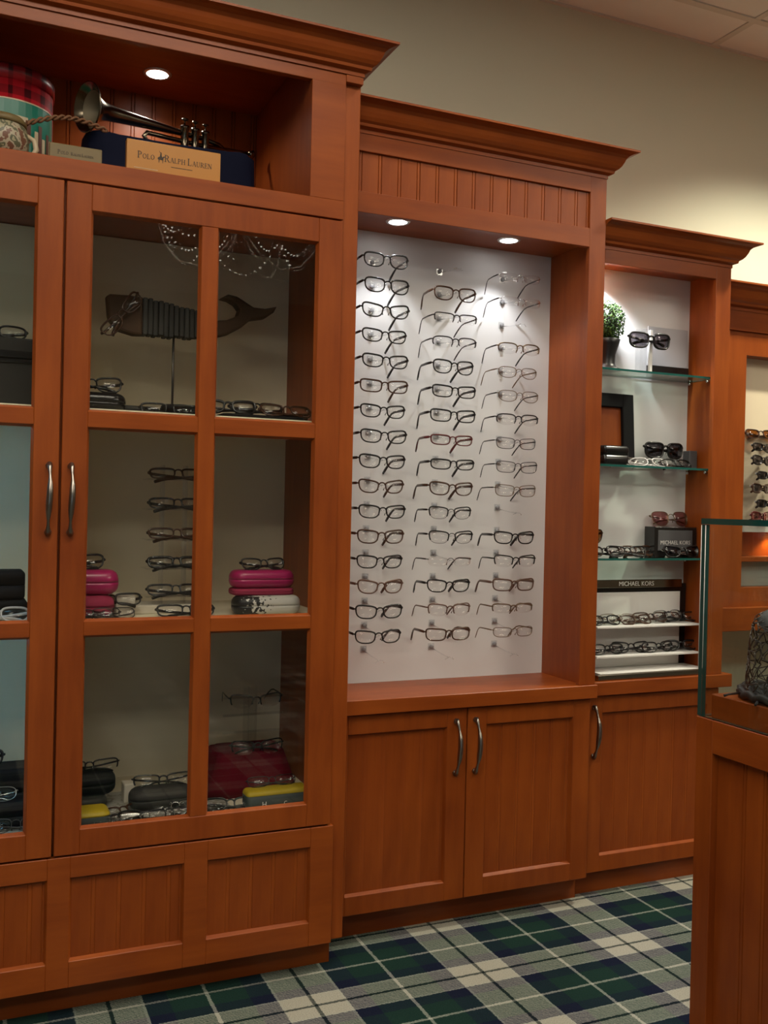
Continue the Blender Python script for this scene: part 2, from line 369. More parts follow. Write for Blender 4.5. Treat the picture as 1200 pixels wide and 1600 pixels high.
# ------------------------------------------------------------------ cabinet pieces
PITCH_B = .0522
board_cache = {}
def boards(parent, x0, x1, y, z0, z1, first=None, m='wood_v', axis='x', groove=.0028):
    """tongue and groove boards standing between x0 and x1, front face at y (facing -y); axis 'y' = face in plane x=y facing -x"""
    edges = [x0]
    g = first if first is not None else x0 + PITCH_B
    while g < x1 - .004: edges.append(g); g += PITCH_B
    edges.append(x1)
    for a, b in zip(edges, edges[1:]):
        w_ = b - a; key = (round(w_, 4), round(z1 - z0, 4), m, axis, groove)
        if key not in board_cache:
            d = groove; t = .010
            prof = [(0, t), (0, d), (.0012, 0)]
            if w_ > .02: prof += [(w_ - .0092, 0), (w_ - .0080, d), (w_ - .0068, 0)]
            prof += [(w_ - .0012, 0), (w_, d), (w_, t)]
            bm = bmesh.new()
            if axis == 'x': prism(bm, prof, 0, z1 - z0, 'z')
            else: prism(bm, [(p[1], -p[0]) for p in prof], 0, z1 - z0, 'z')
            bmesh.ops.recalc_face_normals(bm, faces=bm.faces[:])
            me = bpy.data.meshes.new('board'); bm.to_mesh(me); bm.free(); me.materials.append(MATS[m]); board_cache[key] = me
        link('board', board_cache[key], parent, (a, y, z0) if axis == 'x' else (y, -a, z0))
CROWN = [(0, 0), (.002, 0), (.002, .009), (.0135, .013), (.015, .0195), (.022, .024), (.028, .031), (.033, .041), (.0365, .0505), (.043, .0565), (.052, .0605), (.062, .063), (.062, .068), (0, .068)]
def crown(parent, xl, xr, yf, yb, z, ret=True, s=1.):
    bm = bmesh.new(); rows = []
    path = 3 if ret else 2
    for o_, h in CROWN:
        o_ *= s; h *= s
        pts = [(xl, yf - o_, z + h), (xr + (o_ if ret else 0), yf - o_, z + h)]
        if ret: pts.append((xr + o_, yb, z + h))
        rows.append([bm.verts.new(p) for p in pts])
    n = len(rows)
    for i in range(n - 1):
        for k in range(path - 1): bm.faces.new((rows[i][k], rows[i][k + 1], rows[i + 1][k + 1], rows[i + 1][k]))
    bm.faces.new([r_[0] for r_ in rows]); bm.faces.new([r_[-1] for r_ in rows][::-1])
    # closing back face (inside the cabinet line)
    for k in range(path - 1): bm.faces.new((rows[0][k + 1], rows[0][k], rows[-1][k], rows[-1][k + 1]))
    return obj('crown_molding', bm, 'wood_h', parent)
def handle(parent, x, y, zt, zb):
    """bowed pewter pull with leaf-shaped ends, front of door at y"""
    bm = bmesh.new(); n = 17; pts = []; rads = []
    for i in range(n):
        s = i / (n - 1)
        pts.append((x + .0012 * math.sin(s * 2 * PI), y - .004 - .024 * math.sin(PI * s) ** .8, zt + (zb - zt) * s))
        e = abs(2 * s - 1)
        rads.append(.0082 * (1 - .55 * math.exp(-((e - .66) / .20) ** 2)) * (1 - .12 * e))
    tube(bm, pts, rads, 10, flat=.8)
    for z in (zt - .004, zb + .004):
        lathe(bm, [(0, 0), (.0072, 0), (.0072, .003), (.005, .006), (0, .006)], 12, Matrix.Translation((x, y, z)) @ Matrix.Rotation(R(90), 4, 'X'))
    return obj('handle', bm, 'pewter', parent)
def downlight(parent, x, y, z, power, size=95, r_=.024, col=(.95, .97, 1)):
    bm = bmesh.new(); T = Matrix.Translation((x, y, z))
    lathe(bm, [(r_, -.003), (r_ + .006, -.003), (r_ + .008, -.0005), (r_ + .008, 0), (r_, 0)], 28, T); o = obj('downlight', bm, 'lamp_trim', parent)
    bm = bmesh.new(); lathe(bm, [(0, -.0022), (r_, -.0022), (r_, -.0006), (0, -.0006)], 28, T); obj('lamp_lens', bm, 'lamp_lens', o)
    l = bpy.data.lights.new('downlight_beam', 'SPOT'); l.energy = power; l.spot_size = R(size); l.spot_blend = .5; l.shadow_soft_size = .014; l.color = col
    lo = bpy.data.objects.new('downlight_beam', l); C.objects.link(lo); lo.parent = parent; lo.location = (x, y, z - .006)
def lip(bm, x0, x1, y0, y1, z0, z1, wd=.006):
    """chamfered sticking around an opening: four wedges from y0 (front) to y1 (back) narrowing inwards"""
    A = [(x0, z0), (x1, z0), (x1, z1), (x0, z1)]; B = [(x0 + wd, z0 + wd), (x1 - wd, z0 + wd), (x1 - wd, z1 - wd), (x0 + wd, z1 - wd)]
    va = [bm.verts.new((p[0], y0, p[1])) for p in A]; vb = [bm.verts.new((p[0], y1, p[1])) for p in B]; vc = [bm.verts.new((p[0], y1, p[1])) for p in A]
    for i in range(4):
        j = (i + 1) % 4
        bm.faces.new((va[i], va[j], vb[j], vb[i])); bm.faces.new((vc[j], vc[i], vb[i], vb[j]))

# ------------------------------------------------------------------ tall glass display cabinet
cab1 = thing('display_cabinet', 'tall orange-brown wooden display cabinet with glass doors and open top niche', 'cabinet', (0, 0, 0))
XA, XB = -.452, .845
bxs('carcass', 'wood_v', cab1, [(XA, XA + .023, 2.1185, 2.56, .07, 2.126), (.822, XB, 2.1185, 2.56, .07, 2.126)])
bx('back_panel', 'panel_int', cab1, XA + .023, .822, 2.535, 2.56, .355, 1.74, 0)
bx('cabinet_floor', 'panel_int', cab1, XA + .023, .822, 2.108, 2.535, .345, .372)
bx('niche_floor', 'wood_h', cab1, XA + .023, .822, 2.105, 2.56, 1.742, 1.771)
bx('cabinet_top', 'wood_h', cab1, XA + .023, .822, 2.105, 2.56, 2.112, 2.127)
bx('niche_side', 'wood_v', cab1, .722, .74, 2.1055, 2.56, 1.771, 2.112)
bx('niche_side', 'wood_v', cab1, -.347, -.329, 2.1055, 2.56, 1.771, 2.112)
bx('partition', 'panel_int', cab1, .189, .204, 2.1185, 2.535, .372, 1.742, 0)
for za_, zb_ in ((1.250, 1.270), (.797, .817)):
    bx('shelf', 'panel_int', cab1, .204, .822, 2.125, 2.535, za_, zb_); bx('shelf', 'panel_int', cab1, XA + .023, .189, 2.125, 2.535, za_, zb_)
for zz, m_ in ((1.7415, 'fill_dim'), (1.2495, 'fill_cool'), (.7965, 'fill_cool')):
    bx('fill_strip', m_, cab1, -.38, .17, 2.126, 2.140, zz - .006, zz, 0)  # hidden glowing strips added to tint the left compartments cool
bx('face_stile', 'wood_v', cab1, XA, -.405, 2.100, 2.118, .07, 2.062); bx('face_stile', 'wood_v', cab1, .80, XB, 2.100, 2.118, .07, 2.062); bx('centre_stile', 'wood_v', cab1, .180, .213, 2.1045, 2.118, .345, 1.730, 0)
bxs('fascia', 'wood_h', cab1, [(-.41, .803, 2.085, 2.105, 1.730, 1.772), (-.41, .803, 2.087, 2.105, 2.036, 2.124), (-.41, -.329, 2.085, 2.105, 1.772, 2.036), (.721, .803, 2.085, 2.105, 1.772, 2.036), (.803, XB, 2.085, 2.0999, 2.045, 2.062), (XA, -.41, 2.085, 2.0999, 2.045, 2.062)], .0008)
boards(cab1, -.329, .722, 2.535, 1.771, 2.112)
crown(cab1, XA, XB, 2.085, 2.585, 2.062)
bx('toe_kick', 'wood_h', cab1, -.44, .828, 2.140, 2.16, 0, .08, 0)
bx('plinth_side', 'wood_v', cab1, .81, .828, 2.16, 2.56, 0, .07, 0)
bx('plinth_side', 'wood_v', cab1, -.44, -.422, 2.16, 2.56, 0, .07, 0)
downlight(cab1, .432, 2.395, 2.112, SPOT_POWER * .65, 150, .026, (1, .92, .80))
def glass_door(sgn):
    # columns mirrored about the middle of the cabinet
    mid = .1965
    def X(a): return a if sgn > 0 else 2 * mid - a
    x0, x1 = sorted((X(.199), X(.803)))
    cols = [sorted((X(.249), X(.478))), sorted((X(.514), X(.745)))]; cols.sort()
    rows = [(.396, .796), (.826, 1.227), (1.260, 1.672)]
    z0, z1 = .345, 1.726; ya, yb = 2.085, 2.103
    B = [(x0, cols[0][0], ya, yb, z0, z1), (cols[1][1], x1, ya, yb, z0, z1),
         (cols[0][0], cols[1][1], ya, yb, z0, rows[0][0]), (cols[0][0], cols[1][1], ya, yb, rows[2][1], z1)]
    bm = bmesh.new()
    for b in B: box(bm, *b, .0012)
    for rz in rows:
        for cx in cols: lip(bm, cx[0] - .0005, cx[1] + .0005, ya + .002, ya + .011, rz[0] - .0005, rz[1] + .0005, .005)
    d = obj('door', bm, 'wood_v', cab1)
    bx('muntin', 'wood_v', d, cols[0][1], cols[1][0], ya + .0004, yb, rows[0][0], rows[2][1], .001)
    for za, zb in ((rows[0][1], rows[1][0]), (rows[1][1], rows[2][0])):
        for cx in cols: bx('muntin', 'wood_h', d, cx[0], cx[1], ya + .0004, yb, za, zb, .001)
    for rz in rows:
        for cx in cols: bx('pane', 'pane_glass', d, cx[0] + .003, cx[1] - .003, ya + .0115, ya + .0145, rz[0] + .003, rz[1] - .003, 0)
    handle(d, X(.218), ya, 1.149, 1.006)
glass_door(1); glass_door(-1)
# panelled base front
bm = bmesh.new(); za, zb = .070, .341; pa, pb = .124, .297
pan = [(-.333, -.097), (-.050, .187), (.232, .468), (.519, .756)]
st = [-.411] + [v for p in pan for v in p] + [.811]
for a, b in zip(st[::2], st[1::2]): box(bm, a, b, 2.085, 2.103, za, zb, .001)
for a, b in pan: box(bm, a, b, 2.085, 2.103, za, pa, .001); box(bm, a, b, 2.085, 2.103, pb, zb, .001); lip(bm, a, b, 2.087, 2.096, pa, pb, .005)
base_front = obj('base_front', bm, 'wood_h', cab1)
for a, b in pan: boards(base_front, a, b, 2.0945, pa, pb, groove=.0009)

# ------------------------------------------------------------------ lit panel cabinet with shutter doors below
cab2 = thing('eyewear_panel_cabinet', 'wooden cabinet with lit white panel of eyeglasses above two panelled doors', 'cabinet', (0, 0, 0))
XA2, XB2 = .847, 1.607
bxs('carcass', 'wood_v', cab2, [(XA2, .862, 2.215, 2.56, .07, 1.98), (1.5715, XB2 - .001, 2.2065, 2.56, .07, 1.98)])
bxs('base_body', 'wood_v', cab2, [(.862, 1.5715, 2.22, 2.24, .07, .565), (.862, 1.5715, 2.54, 2.56, .07, 1.98)])
bx('back_panel', 'panel_white', cab2, .862, 1.5715, 2.40, 2.412, .603, 1.808, 0)
bx('soffit', 'wood_h', cab2, .862, 1.5715, 2.2065, 2.412, 1.808, 1.822, 0)
bx('cabinet_top', 'wood_h', cab2, XA2, XB2, 2.215, 2.56, 1.981, 1.995, 0)
bx('face_stile', 'wood_v', cab2, 1.555, XB2, 2.190, 2.206, .6035, 1.978, .001); bx('face_stile', 'wood_v', cab2, XA2, .868, 2.190, 2.206, .6035, 1.978, .001)
bx('fascia_rail', 'wood_h', cab2, .868, 1.555, 2.190, 2.206, 1.788, 1.839, .001); bx('fascia_rail', 'wood_h', cab2, .868, 1.555, 2.190, 2.206, 1.936, 1.978, .001)
boards(cab2, .868, 1.555, 2.197, 1.839, 1.936, first=.891)
crown(cab2, XA2, XB2, 2.190, 2.585, 1.978)
bx('countertop', 'wood_h', cab2, XA2, 1.612, 2.184, 2.40, .567, .6033, .0012)
bx('toe_kick', 'wood_h', cab2, XA2, 1.600, 2.250, 2.27, 0, .08, 0)
bx('plinth_side', 'wood_v', cab2, 1.584, 1.600, 2.27, 2.56, 0, .07, 0)
downlight(cab2, 1.029, 2.283, 1.808, SPOT_POWER)
downlight(cab2, 1.367, 2.297, 1.808, SPOT_POWER)
def panel_door(cab, x0, x1, ya, z0, z1, px0, px1, pz0, pz1, hx, hz, first=None, groove=.0009):
    bm = bmesh.new(); yb = ya + .018
    box(bm, x0, px0, ya, yb, z0, z1, .001); box(bm, px1, x1, ya, yb, z0, z1, .001)
    box(bm, px0, px1, ya, yb, z0, pz0, .001); box(bm, px0, px1, ya, yb, pz1, z1, .001); lip(bm, px0, px1, ya + .002, ya + .011, pz0, pz1, .005)
    d = obj('door', bm, 'wood_v', cab)
    boards(d, px0, px1, ya + .0095, pz0, pz1, first=first, groove=groove)
    handle(d, hx, ya, hz[0], hz[1])
panel_door(cab2, .849, 1.2165, 2.198, .073, .563, .888, 1.160, .120, .517, 1.185, (.535, .395), groove=.0004)
panel_door(cab2, 1.2195, 1.598, 2.198, .073, .563, 1.275, 1.545, .120, .517, 1.242, (.535, .395), groove=.0010)

# ------------------------------------------------------------------ open shelf cabinet
cab3 = thing('shelf_cabinet', 'narrower wooden cabinet with glass shelves and one panelled door', 'cabinet', (0, 0, 0))
XA3, XB3 = 1.6135, 2.094
bxs('carcass', 'wood_v', cab3, [(XA3, 1.628, 2.26, 2.56, .065, 1.80), (2.05, XB3 - .001, 2.2515, 2.56, .065, 1.80)])
bxs('base_body', 'wood_v', cab3, [(1.628, 2.05, 2.258, 2.275, .065, .562), (1.628, 2.05, 2.54, 2.56, .065, 1.80)])
bx('back_panel', 'panel_white', cab3, 1.628, 2.05, 2.36, 2.372, .600, 1.785, 0)
bx('soffit', 'wood_h', cab3, 1.628, 2.05, 2.2515, 2.372, 1.785, 1.797, 0)
bx('cabinet_top', 'wood_h', cab3, XA3, XB3, 2.2515, 2.56, 1.804, 1.816, 0)
bx('face_stile', 'wood_v', cab3, 2.038, XB3, 2.235, 2.251, .6008, 1.804, .001); bx('face_stile', 'wood_v', cab3, XA3, 1.640, 2.235, 2.251, .6008, 1.804, .001)
bx('fascia', 'wood_h', cab3, 1.640, 2.038, 2.235, 2.251, 1.766, 1.804, .001)
crown(cab3, XA3, XB3, 2.235, 2.585, 1.804)
bx('countertop', 'wood_h', cab3, XA3, 2.127, 2.226, 2.40, .563, .6005, .0012)
bx('toe_kick', 'wood_h', cab3, XA3, 2.085, 2.268, 2.285, 0, .075, 0)
panel_door(cab3, 1.6245, 2.090, 2.240, .066, .559, 1.672, 2.046, .111, .512, 1.642, (.533, .389), groove=.0006)
downlight(cab3, 1.676, 2.285, 1.785, SPOT_POWER * 3.6, 120)
def glass_shelf(z):
    bm = bmesh.new(); box(bm, 1.629, 2.049, 2.252, 2.358, z - .006, z)
    bm.faces.ensure_lookup_table()
    for f in bm.faces: f.material_index = 0 if abs(f.normal.z) > .9 or f.calc_area() > .02 else 1
    bmesh.ops.recalc_face_normals(bm, faces=bm.faces[:])
    for f in bm.faces: f.material_index = 0 if abs(f.normal.z) > .9 else 1
    s = obj('glass_shelf', bm, ['shelf_glass', 'shelf_edge'], cab3)
    for x in (1.633, 2.045):
        for y in (2.268, 2.345):
            bm = bmesh.new(); lathe(bm, [(0, -.005), (.004, -.005), (.004, .005), (0, .005)], 10, Matrix.Translation((x, y, z - .011)) @ Matrix.Rotation(R(90), 4, 'Y')); obj('shelf_pin', bm, 'chrome', s)
SH1, SH2, SH3 = 1.480, 1.209, .944
for z in (SH1, SH2, SH3): glass_shelf(z)

# ------------------------------------------------------------------ wall cabinet at the far end
cab4 = thing('wall_cabinet', 'wooden wall cabinet with cream back panel, at the far right', 'cabinet', (0, 0, 0))
X40, X41 = 2.096, 3.40; OL, OR_ = 2.272, 3.22; Y4 = 2.35
bxs('carcass', 'wood_v', cab4, [(X40, OL, Y4, 2.595, .784, 1.711), (OR_, X41, Y4, 2.595, .784, 1.711), (OL, OR_, Y4, 2.595, 1.577, 1.711), (OL, OR_, 2.43, 2.595, .784, 1.577), (OL, OR_, Y4, 2.43, .784, .845)], 0)
bx('frieze', 'wood_h', cab4, X40, X41, Y4 - .008, Y4, 1.650, 1.7115, 0)
crown(cab4, X40, X41, Y4 - .008, 2.59, 1.711, ret=False, s=1.08)
bx('back_panel', 'panel_cream', cab4, OL, OR_, 2.40, 2.43, 1.035, 1.577, 0)
bx('panel_ledge', 'white_plastic', cab4, OL, OR_, 2.37, 2.43, 1.020, 1.034, 0)
bx('lower_shelf', 'wood_h', cab4, OL, OR_, Y4 + .004, 2.43, .926, .942)
bx('grey_panel', 'panel_grey', cab4, OL, OR_, 2.39, 2.43, .846, .925, 0)
bx('bottom_ledge', 'wood_h', cab4, X40, X41, Y4 - .022, 2.595, .711, .784)
downlight(cab4, 2.46, 2.405, 1.0195, 1.2, 120, .012, (1, .62, .25))

# ------------------------------------------------------------------ glass-topped display island
isl = thing('display_counter', 'wooden display counter with grooved panel side and glass case on top', 'counter', (0, 0, 0))
IX0, IX1, IY0, IY1, IZ = 1.40, 2.05, .25, 1.562, .663
def ibox(*b): return b
[bx('side_stile', 'wood_v', isl, *b, .0012) for b in [(IX0, IX0 + .02, 1.515, IY1, 0, IZ), (IX0, IX0 + .02, IY0, .30, 0, IZ), (IX0, IX0 + .02, .88, .93, 0, .596)]]
[bx('side_rail', 'wood_d', isl, *b, .0012) for b in [(IX0, IX0 + .02, .30, 1.515, .596, IZ), (IX0, IX0 + .02, .93, 1.515, 0, .025), (IX0, IX0 + .02, .30, .88, 0, .025)]]
boards(isl, -1.515, -.93, IX0 + .016, .025, .596, first=-1.437, axis='y', groove=.0045)
boards(isl, -.88, -.30, IX0 + .016, .025, .596, axis='y', groove=.0045)
bxs('body', 'wood_v', isl, [(IX0 + .0265, IX1, IY0, IY1, 0, IZ - .012)])
bx('counter_deck', 'wood_h', isl, IX0 + .0205, IX1, IY0, IY1, IZ - .0119, IZ, 0)
def glass_slab(name, x0, x1, y0, y1, z0, z1, thin):
    bm = bmesh.new(); box(bm, x0, x1, y0, y1, z0, z1)
    bmesh.ops.recalc_face_normals(bm, faces=bm.faces[:])
    for f in bm.faces: f.material_index = 0 if abs(f.normal[thin]) > .9 else 1
    return obj(name, bm, ['case_glass', 'glass_edge'], isl)
GT = 1.0555
glass_slab('glass_pane', IX0 + .001, IX0 + .011, IY0 + .012, IY1 - .0125, IZ + .002, GT - .0005, 0)
glass_slab('glass_pane', IX0 + .001, IX1, IY1 - .012, IY1 - .001, IZ + .002, GT - .0005, 1)
glass_slab('glass_pane', IX1 - .011, IX1 - .001, IY0 + .012, IY1 - .0125, IZ + .002, GT - .0005, 0)
glass_slab('glass_pane', IX0 + .001, IX1, IY0 + .001, IY0 + .0115, IZ + .002, GT - .0005, 1)
glass_slab('glass_top', IX0, IX1, IY0, IY1, GT, GT + .012, 2)
for yy in (IY1 - .0125, IY1 - .0008):
    bm = bmesh.new(); tube(bm, [(IX0 + .0008, yy, IZ + .10), (IX0 + .0008, yy, GT - .002)], .0008, 6); obj('edge_glint', bm, 'white_plastic', isl)  # white strips stand in for the glint along the glass edges
riser = bx('display_riser', 'wood_d', None, IX0 + .013, 1.95, .50, 1.535, IZ + .0005, .712, .0015)
tag(riser, 'low wooden riser block inside the glass case', 'riser')

# ------------------------------------------------------------------ eyeglasses
SHAPES = {  # half width, half height, squareness, bottom taper, lift of outer top corner
    'rect': (.0288, .0152, 3.3, .10, .0022), 'soft': (.0288, .0162, 2.8, .18, .0030), 'round': (.0278, .0180, 2.6, .14, .0018),
    'cat': (.0290, .0162, 2.8, .24, .0048), 'slim': (.0286, .0130, 3.1, .09, .0014), 'oval': (.0282, .0152, 2.3, .07, .0004),
    'big': (.0310, .0215, 3.0, .12, .001), 'aviator': (.0290, .0215, 2.5, .26, .001)}
RIM_R = {'full': .0019, 'thick': .0027, 'thin': .0010, 'semi': .0018, 'brow': .0010, 'rimless': .0007, 'sun': .0030}
g_cache = {}
def outline(sh, side, n=28):
    hw, hh, ex, tap, lift = SHAPES[sh]
    cx = .0078 + hw; pts = []
    for i in range(n):
        t = 2 * PI * i / n; c, s = math.cos(t), math.sin(t)
        e2 = ex * 1.35 if s > 0 else ex * .86
        x = hw * math.copysign(abs(c) ** (2 / (e2 if s > 0 else ex)), c); z = hh * math.copysign(abs(s) ** (2 / e2), s)
        x *= 1 - tap * (1 - (z / hh + 1) / 2) * .9
        z += lift * (x / hw) * (1 if z > 0 else .3) * (z / hh if z > 0 else 1)
        X = side * (cx + x); pts.append((X, .0075 * (X / .065) ** 2, z + hh + .0025))
    return pts
def gm(key, build, m):
    k = key + (m,)
    if k not in g_cache:
        bm = bmesh.new(); build(bm); bmesh.ops.recalc_face_normals(bm, faces=bm.faces[:])
        me = bpy.data.meshes.new(key[0]); bm.to_mesh(me); bm.free(); me.materials.append(MATS[m]); g_cache[k] = me
    return g_cache[k]
def eyeglasses(label, loc, kind='full', sh='soft', fm='black_gloss', tm=None, lens='lens', pose='open', rotz=0, tilt=0, group=None, scale=1., name='eyeglasses', cat='glasses', roll=0):
    tm = tm or fm; hw, hh, *_ = SHAPES[sh]; zc = hh + .0025; rr = RIM_R[kind]; out = .0078 + 2 * hw
    def rim(bm):
        for s in (-1, 1):
            o_ = outline(sh, s)
            if kind in ('full', 'thick', 'thin', 'sun'): tube(bm, o_, [rr * (1.25 if kind in ('full', 'thick') and p[2] > zc + hh * .4 else 1.) for p in o_], 6, True, 1.35 if kind == 'sun' else 1.1)
            elif kind in ('semi', 'brow'):
                n = len(o_); top = o_[-2:] + o_[:n // 2 + 3]
                tube(bm, top, [rr * (1.9 if kind == 'brow' else 1.) for p in top], 6, False, 1.1)
                if kind == 'brow': tube(bm, o_, .0006, 5, True)
            # end piece and hinge
            ez = zc + hh * .52
            tube(bm, [(s * (out - .0035), .0072, ez - .001), (s * (out + .001), .0085, ez), (s * (out + .0028), .0115, ez)], max(rr * 1.1, .0011), 6)
            # nose pad
            tube(bm, [(s * .0105, .001, zc - .002), (s * .0085, .006, zc - .004), (s * .0078, .008, zc - .009)], [.0006, .0007, .0016], 5)
        bz = zc + hh * .48
        tube(bm, [(-.0098, .0003, bz - .003), (-.005, -.0005, bz + .0022), (0, -.0008, bz + .003), (.005, -.0005, bz + .0022), (.0098, .0003, bz - .003)], max(rr * 1.05, .0009), 6)
    def lens_b(s):
        def f(bm):
            o_ = outline(sh, s, 20)
            A = [bm.verts.new((p[0], p[1] - .0006, p[2])) for p in o_]; B = [bm.verts.new((p[0], p[1] + .0006, p[2])) for p in o_]
            cxm = sum(p[0] for p in o_) / 20
            a = bm.verts.new((cxm, .0075 * (cxm / .065) ** 2 - .0016, zc)); b = bm.verts.new((cxm, .0075 * (cxm / .065) ** 2 - .0004, zc))
            for i in range(20):
                j = (i + 1) % 20
                for q in (bm.faces.new((A[i], A[j], a)), bm.faces.new((B[j], B[i], b)), bm.faces.new((A[j], A[i], B[i], B[j]))): q.smooth = True
        return f
    def temple(s):
        def f(bm):
            ez = zc + hh * .52; tr = {'thin': .0017, 'semi': .0020, 'brow': .0026, 'rimless': .0018, 'sun': .0036}.get(kind, .0034)
            if pose == 'open':
                pts = [(s * (out + .0028), .0115, ez), (s * (out + .003), .04, ez), (s * (out + .0005), .074, ez - .001), (s * (out - .002), .086, ez - .005), (s * (out - .005), .098, ez - .015), (s * (out - .008), .108, ez - .026), (s * (out - .010), .116, ez - .035)]
            else:
                yy = .0125 if s < 0 else .0165
                pts = [(s * (out + .0025), .0115, ez), (s * (out - .004), yy + .002, ez - .002), (s * .03, yy, ez - .007), (-s * .015, yy, ez - .012), (-s * .035, yy, ez - .015), (-s * .047, yy, ez - .019), (-s * .054, yy, ez - .022)]
            tube(bm, pts, [tr, tr * 1.1, tr, tr * .95, tr * 1.2, tr * 1.35, tr * 1.1], 6, False, .55 if pose == 'open' else 1., up=(0, 0, 1) if pose == 'open' else None)
        return f
    t = thing(name, label, cat, loc, (-tilt, roll, rotz), group)
    if scale != 1.: t.scale = (scale,) * 3
    key = (kind, sh, pose)
    link('frame_front', gm(('frame_front',) + key, rim, fm), t)
    for s in (-1, 1):
        link('lens', gm(('lens', s, sh), lens_b(s), lens), t)
        link('temple', gm(('temple', s) + key, temple(s), tm), t)
    return t
ORD = ['top', 'second', 'third', 'fourth', 'fifth', 'sixth', 'seventh', 'eighth', 'ninth', 'tenth', 'eleventh', 'twelfth', 'thirteenth', 'fourteenth', 'fifteenth', 'bottom']
DESC = {('full', 'black_gloss'): 'black full-rim', ('thick', 'black_gloss'): 'bold black full-rim', ('full', 'tortoise'): 'dark tortoise full-rim', ('full', 'burgundy'): 'dark reddish full-rim',
        ('brow', 'black_gloss'): 'black browline', ('semi', 'black_gloss'): 'black half-rim', ('semi', 'gunmetal'): 'dark metal half-rim', ('semi', 'gold_metal'): 'bronze metal half-rim', ('thin', 'gunmetal'): 'thin dark metal',
        ('thin', 'gold_metal'): 'thin bronze metal', ('thin', 'silver'): 'thin silver metal', ('rimless', 'silver'): 'silver rimless', ('rimless', 'gunmetal'): 'rimless', ('full', 'brown_plastic'): 'brown full-rim', ('semi', 'brown_plastic'): 'brown half-rim'}
B_, T_, G_, S_, O_ = 'black_gloss', 'tortoise', 'gunmetal', 'silver', 'gold_metal'
COL1 = [('full', 'round', B_), ('full', 'round', B_), ('full', 'cat', B_), ('full', 'soft', B_), ('full', 'soft', B_), ('full', 'rect', T_), ('full', 'soft', B_), ('full', 'soft', B_),
        ('full', 'soft', B_), ('full', 'cat', T_), ('full', 'soft', B_), ('full', 'soft', T_), ('full', 'soft', B_), ('full', 'cat', 'brown_plastic'), ('full', 'soft', B_), ('full', 'soft', B_)]
COL2 = [('full', 'round', T_), ('semi', 'slim', S_ if 0 else G_), ('semi', 'oval', G_), ('full', 'round', B_), ('full', 'rect', B_), ('full', 'rect', B_), ('full', 'slim', 'burgundy'), ('full', 'slim', B_),
        ('full', 'soft', T_), ('brow', 'soft', B_), ('brow', 'soft', B_), ('rimless', 'slim', G_), ('full', 'soft', B_), ('semi', 'soft', 'brown_plastic'), ('full', 'rect', T_)]
COL3 = [('rimless', 'slim', S_, B_), ('rimless', 'slim', S_, B_), ('semi', 'oval', O_, B_), ('thin', 'oval', O_), ('thin', 'oval', O_, B_), ('semi', 'oval', G_, B_), ('thin', 'rect', G_, B_), ('thin', 'rect', G_, B_),
        ('thin', 'rect', O_, B_), ('full', 'soft', B_), ('semi', 'soft', B_), ('full', 'rect', 'brown_plastic'), ('semi', 'slim', O_), ('thin', 'slim', O_)]
ROWS = [(1.008, list(range(15, -1, -1)), COL1, 'left'), (1.210, list(range(14, -1, -1)), COL2, 'middle'), (1.4095, [15, 14, 12, 11, 10, 9, 8, 7, 6, 4, 3, 2, 1, 0], COL3, 'right')]
def clipb(bm): lathe(bm, [(0, 0), (.0062, 0), (.0062, .003), (.0048, .005), (0, .005)], 14, Matrix.Rotation(R(90), 4, 'X'))
def backb(bm):
    box(bm, -.009, .009, -.0012, 0, -.009, .010)
def rodb(bm):
    tube(bm, [(0, -.005, -.003), (0, -.06, -.010), (0, -.100, -.0135), (-.005, -.112, -.013), (-.013, -.109, -.018)], .0017, 6)
    tube(bm, [(0, -.095, -.0133), (.006, -.112, -.013), (.013, -.108, -.018)], .0016, 6)
clip_me = gm(('clip',), clipb, 'clip_grey'); back_me = gm(('peg',), lambda bm: (backb(bm), rodb(bm)), 'acrylic')
def peg(x, k):
    p = link('peg', back_me, cab2, (x, 2.3995, .757 + .0645 * k)); link('clip', clip_me, p, (0, -.0016, .001))
for x, ks, col, cn in ROWS:
    last = len(ks) - 1
    for i, k in enumerate(ks):
        c = col[i]; kind, sh, fm = c[:3]; tm = c[3] if len(c) > 3 else None
        hh = SHAPES[sh][1]
        nm = ORD[i] if i < last else 'bottom'
        if i == last: nm = 'bottom'
        sc = .96 + .02 * ((i * 7) % 3)
        eyeglasses('%s eyeglasses, %s pair in the %s column of the lit panel' % (DESC[(kind, fm)], nm, cn),
                   ((x + .002 * ((i * 5) % 3 - 1)) * .9935, 2.280, 1.08 + (.740 + .0645 * k - 1.08) * .9935 - (hh + .0025) * sc), kind, sh, fm, tm, group='eyeglasses on the lit white panel', rotz=R((i * 13) % 5 - 2), scale=sc)
    for k in range(-1, 16): peg(x, k)

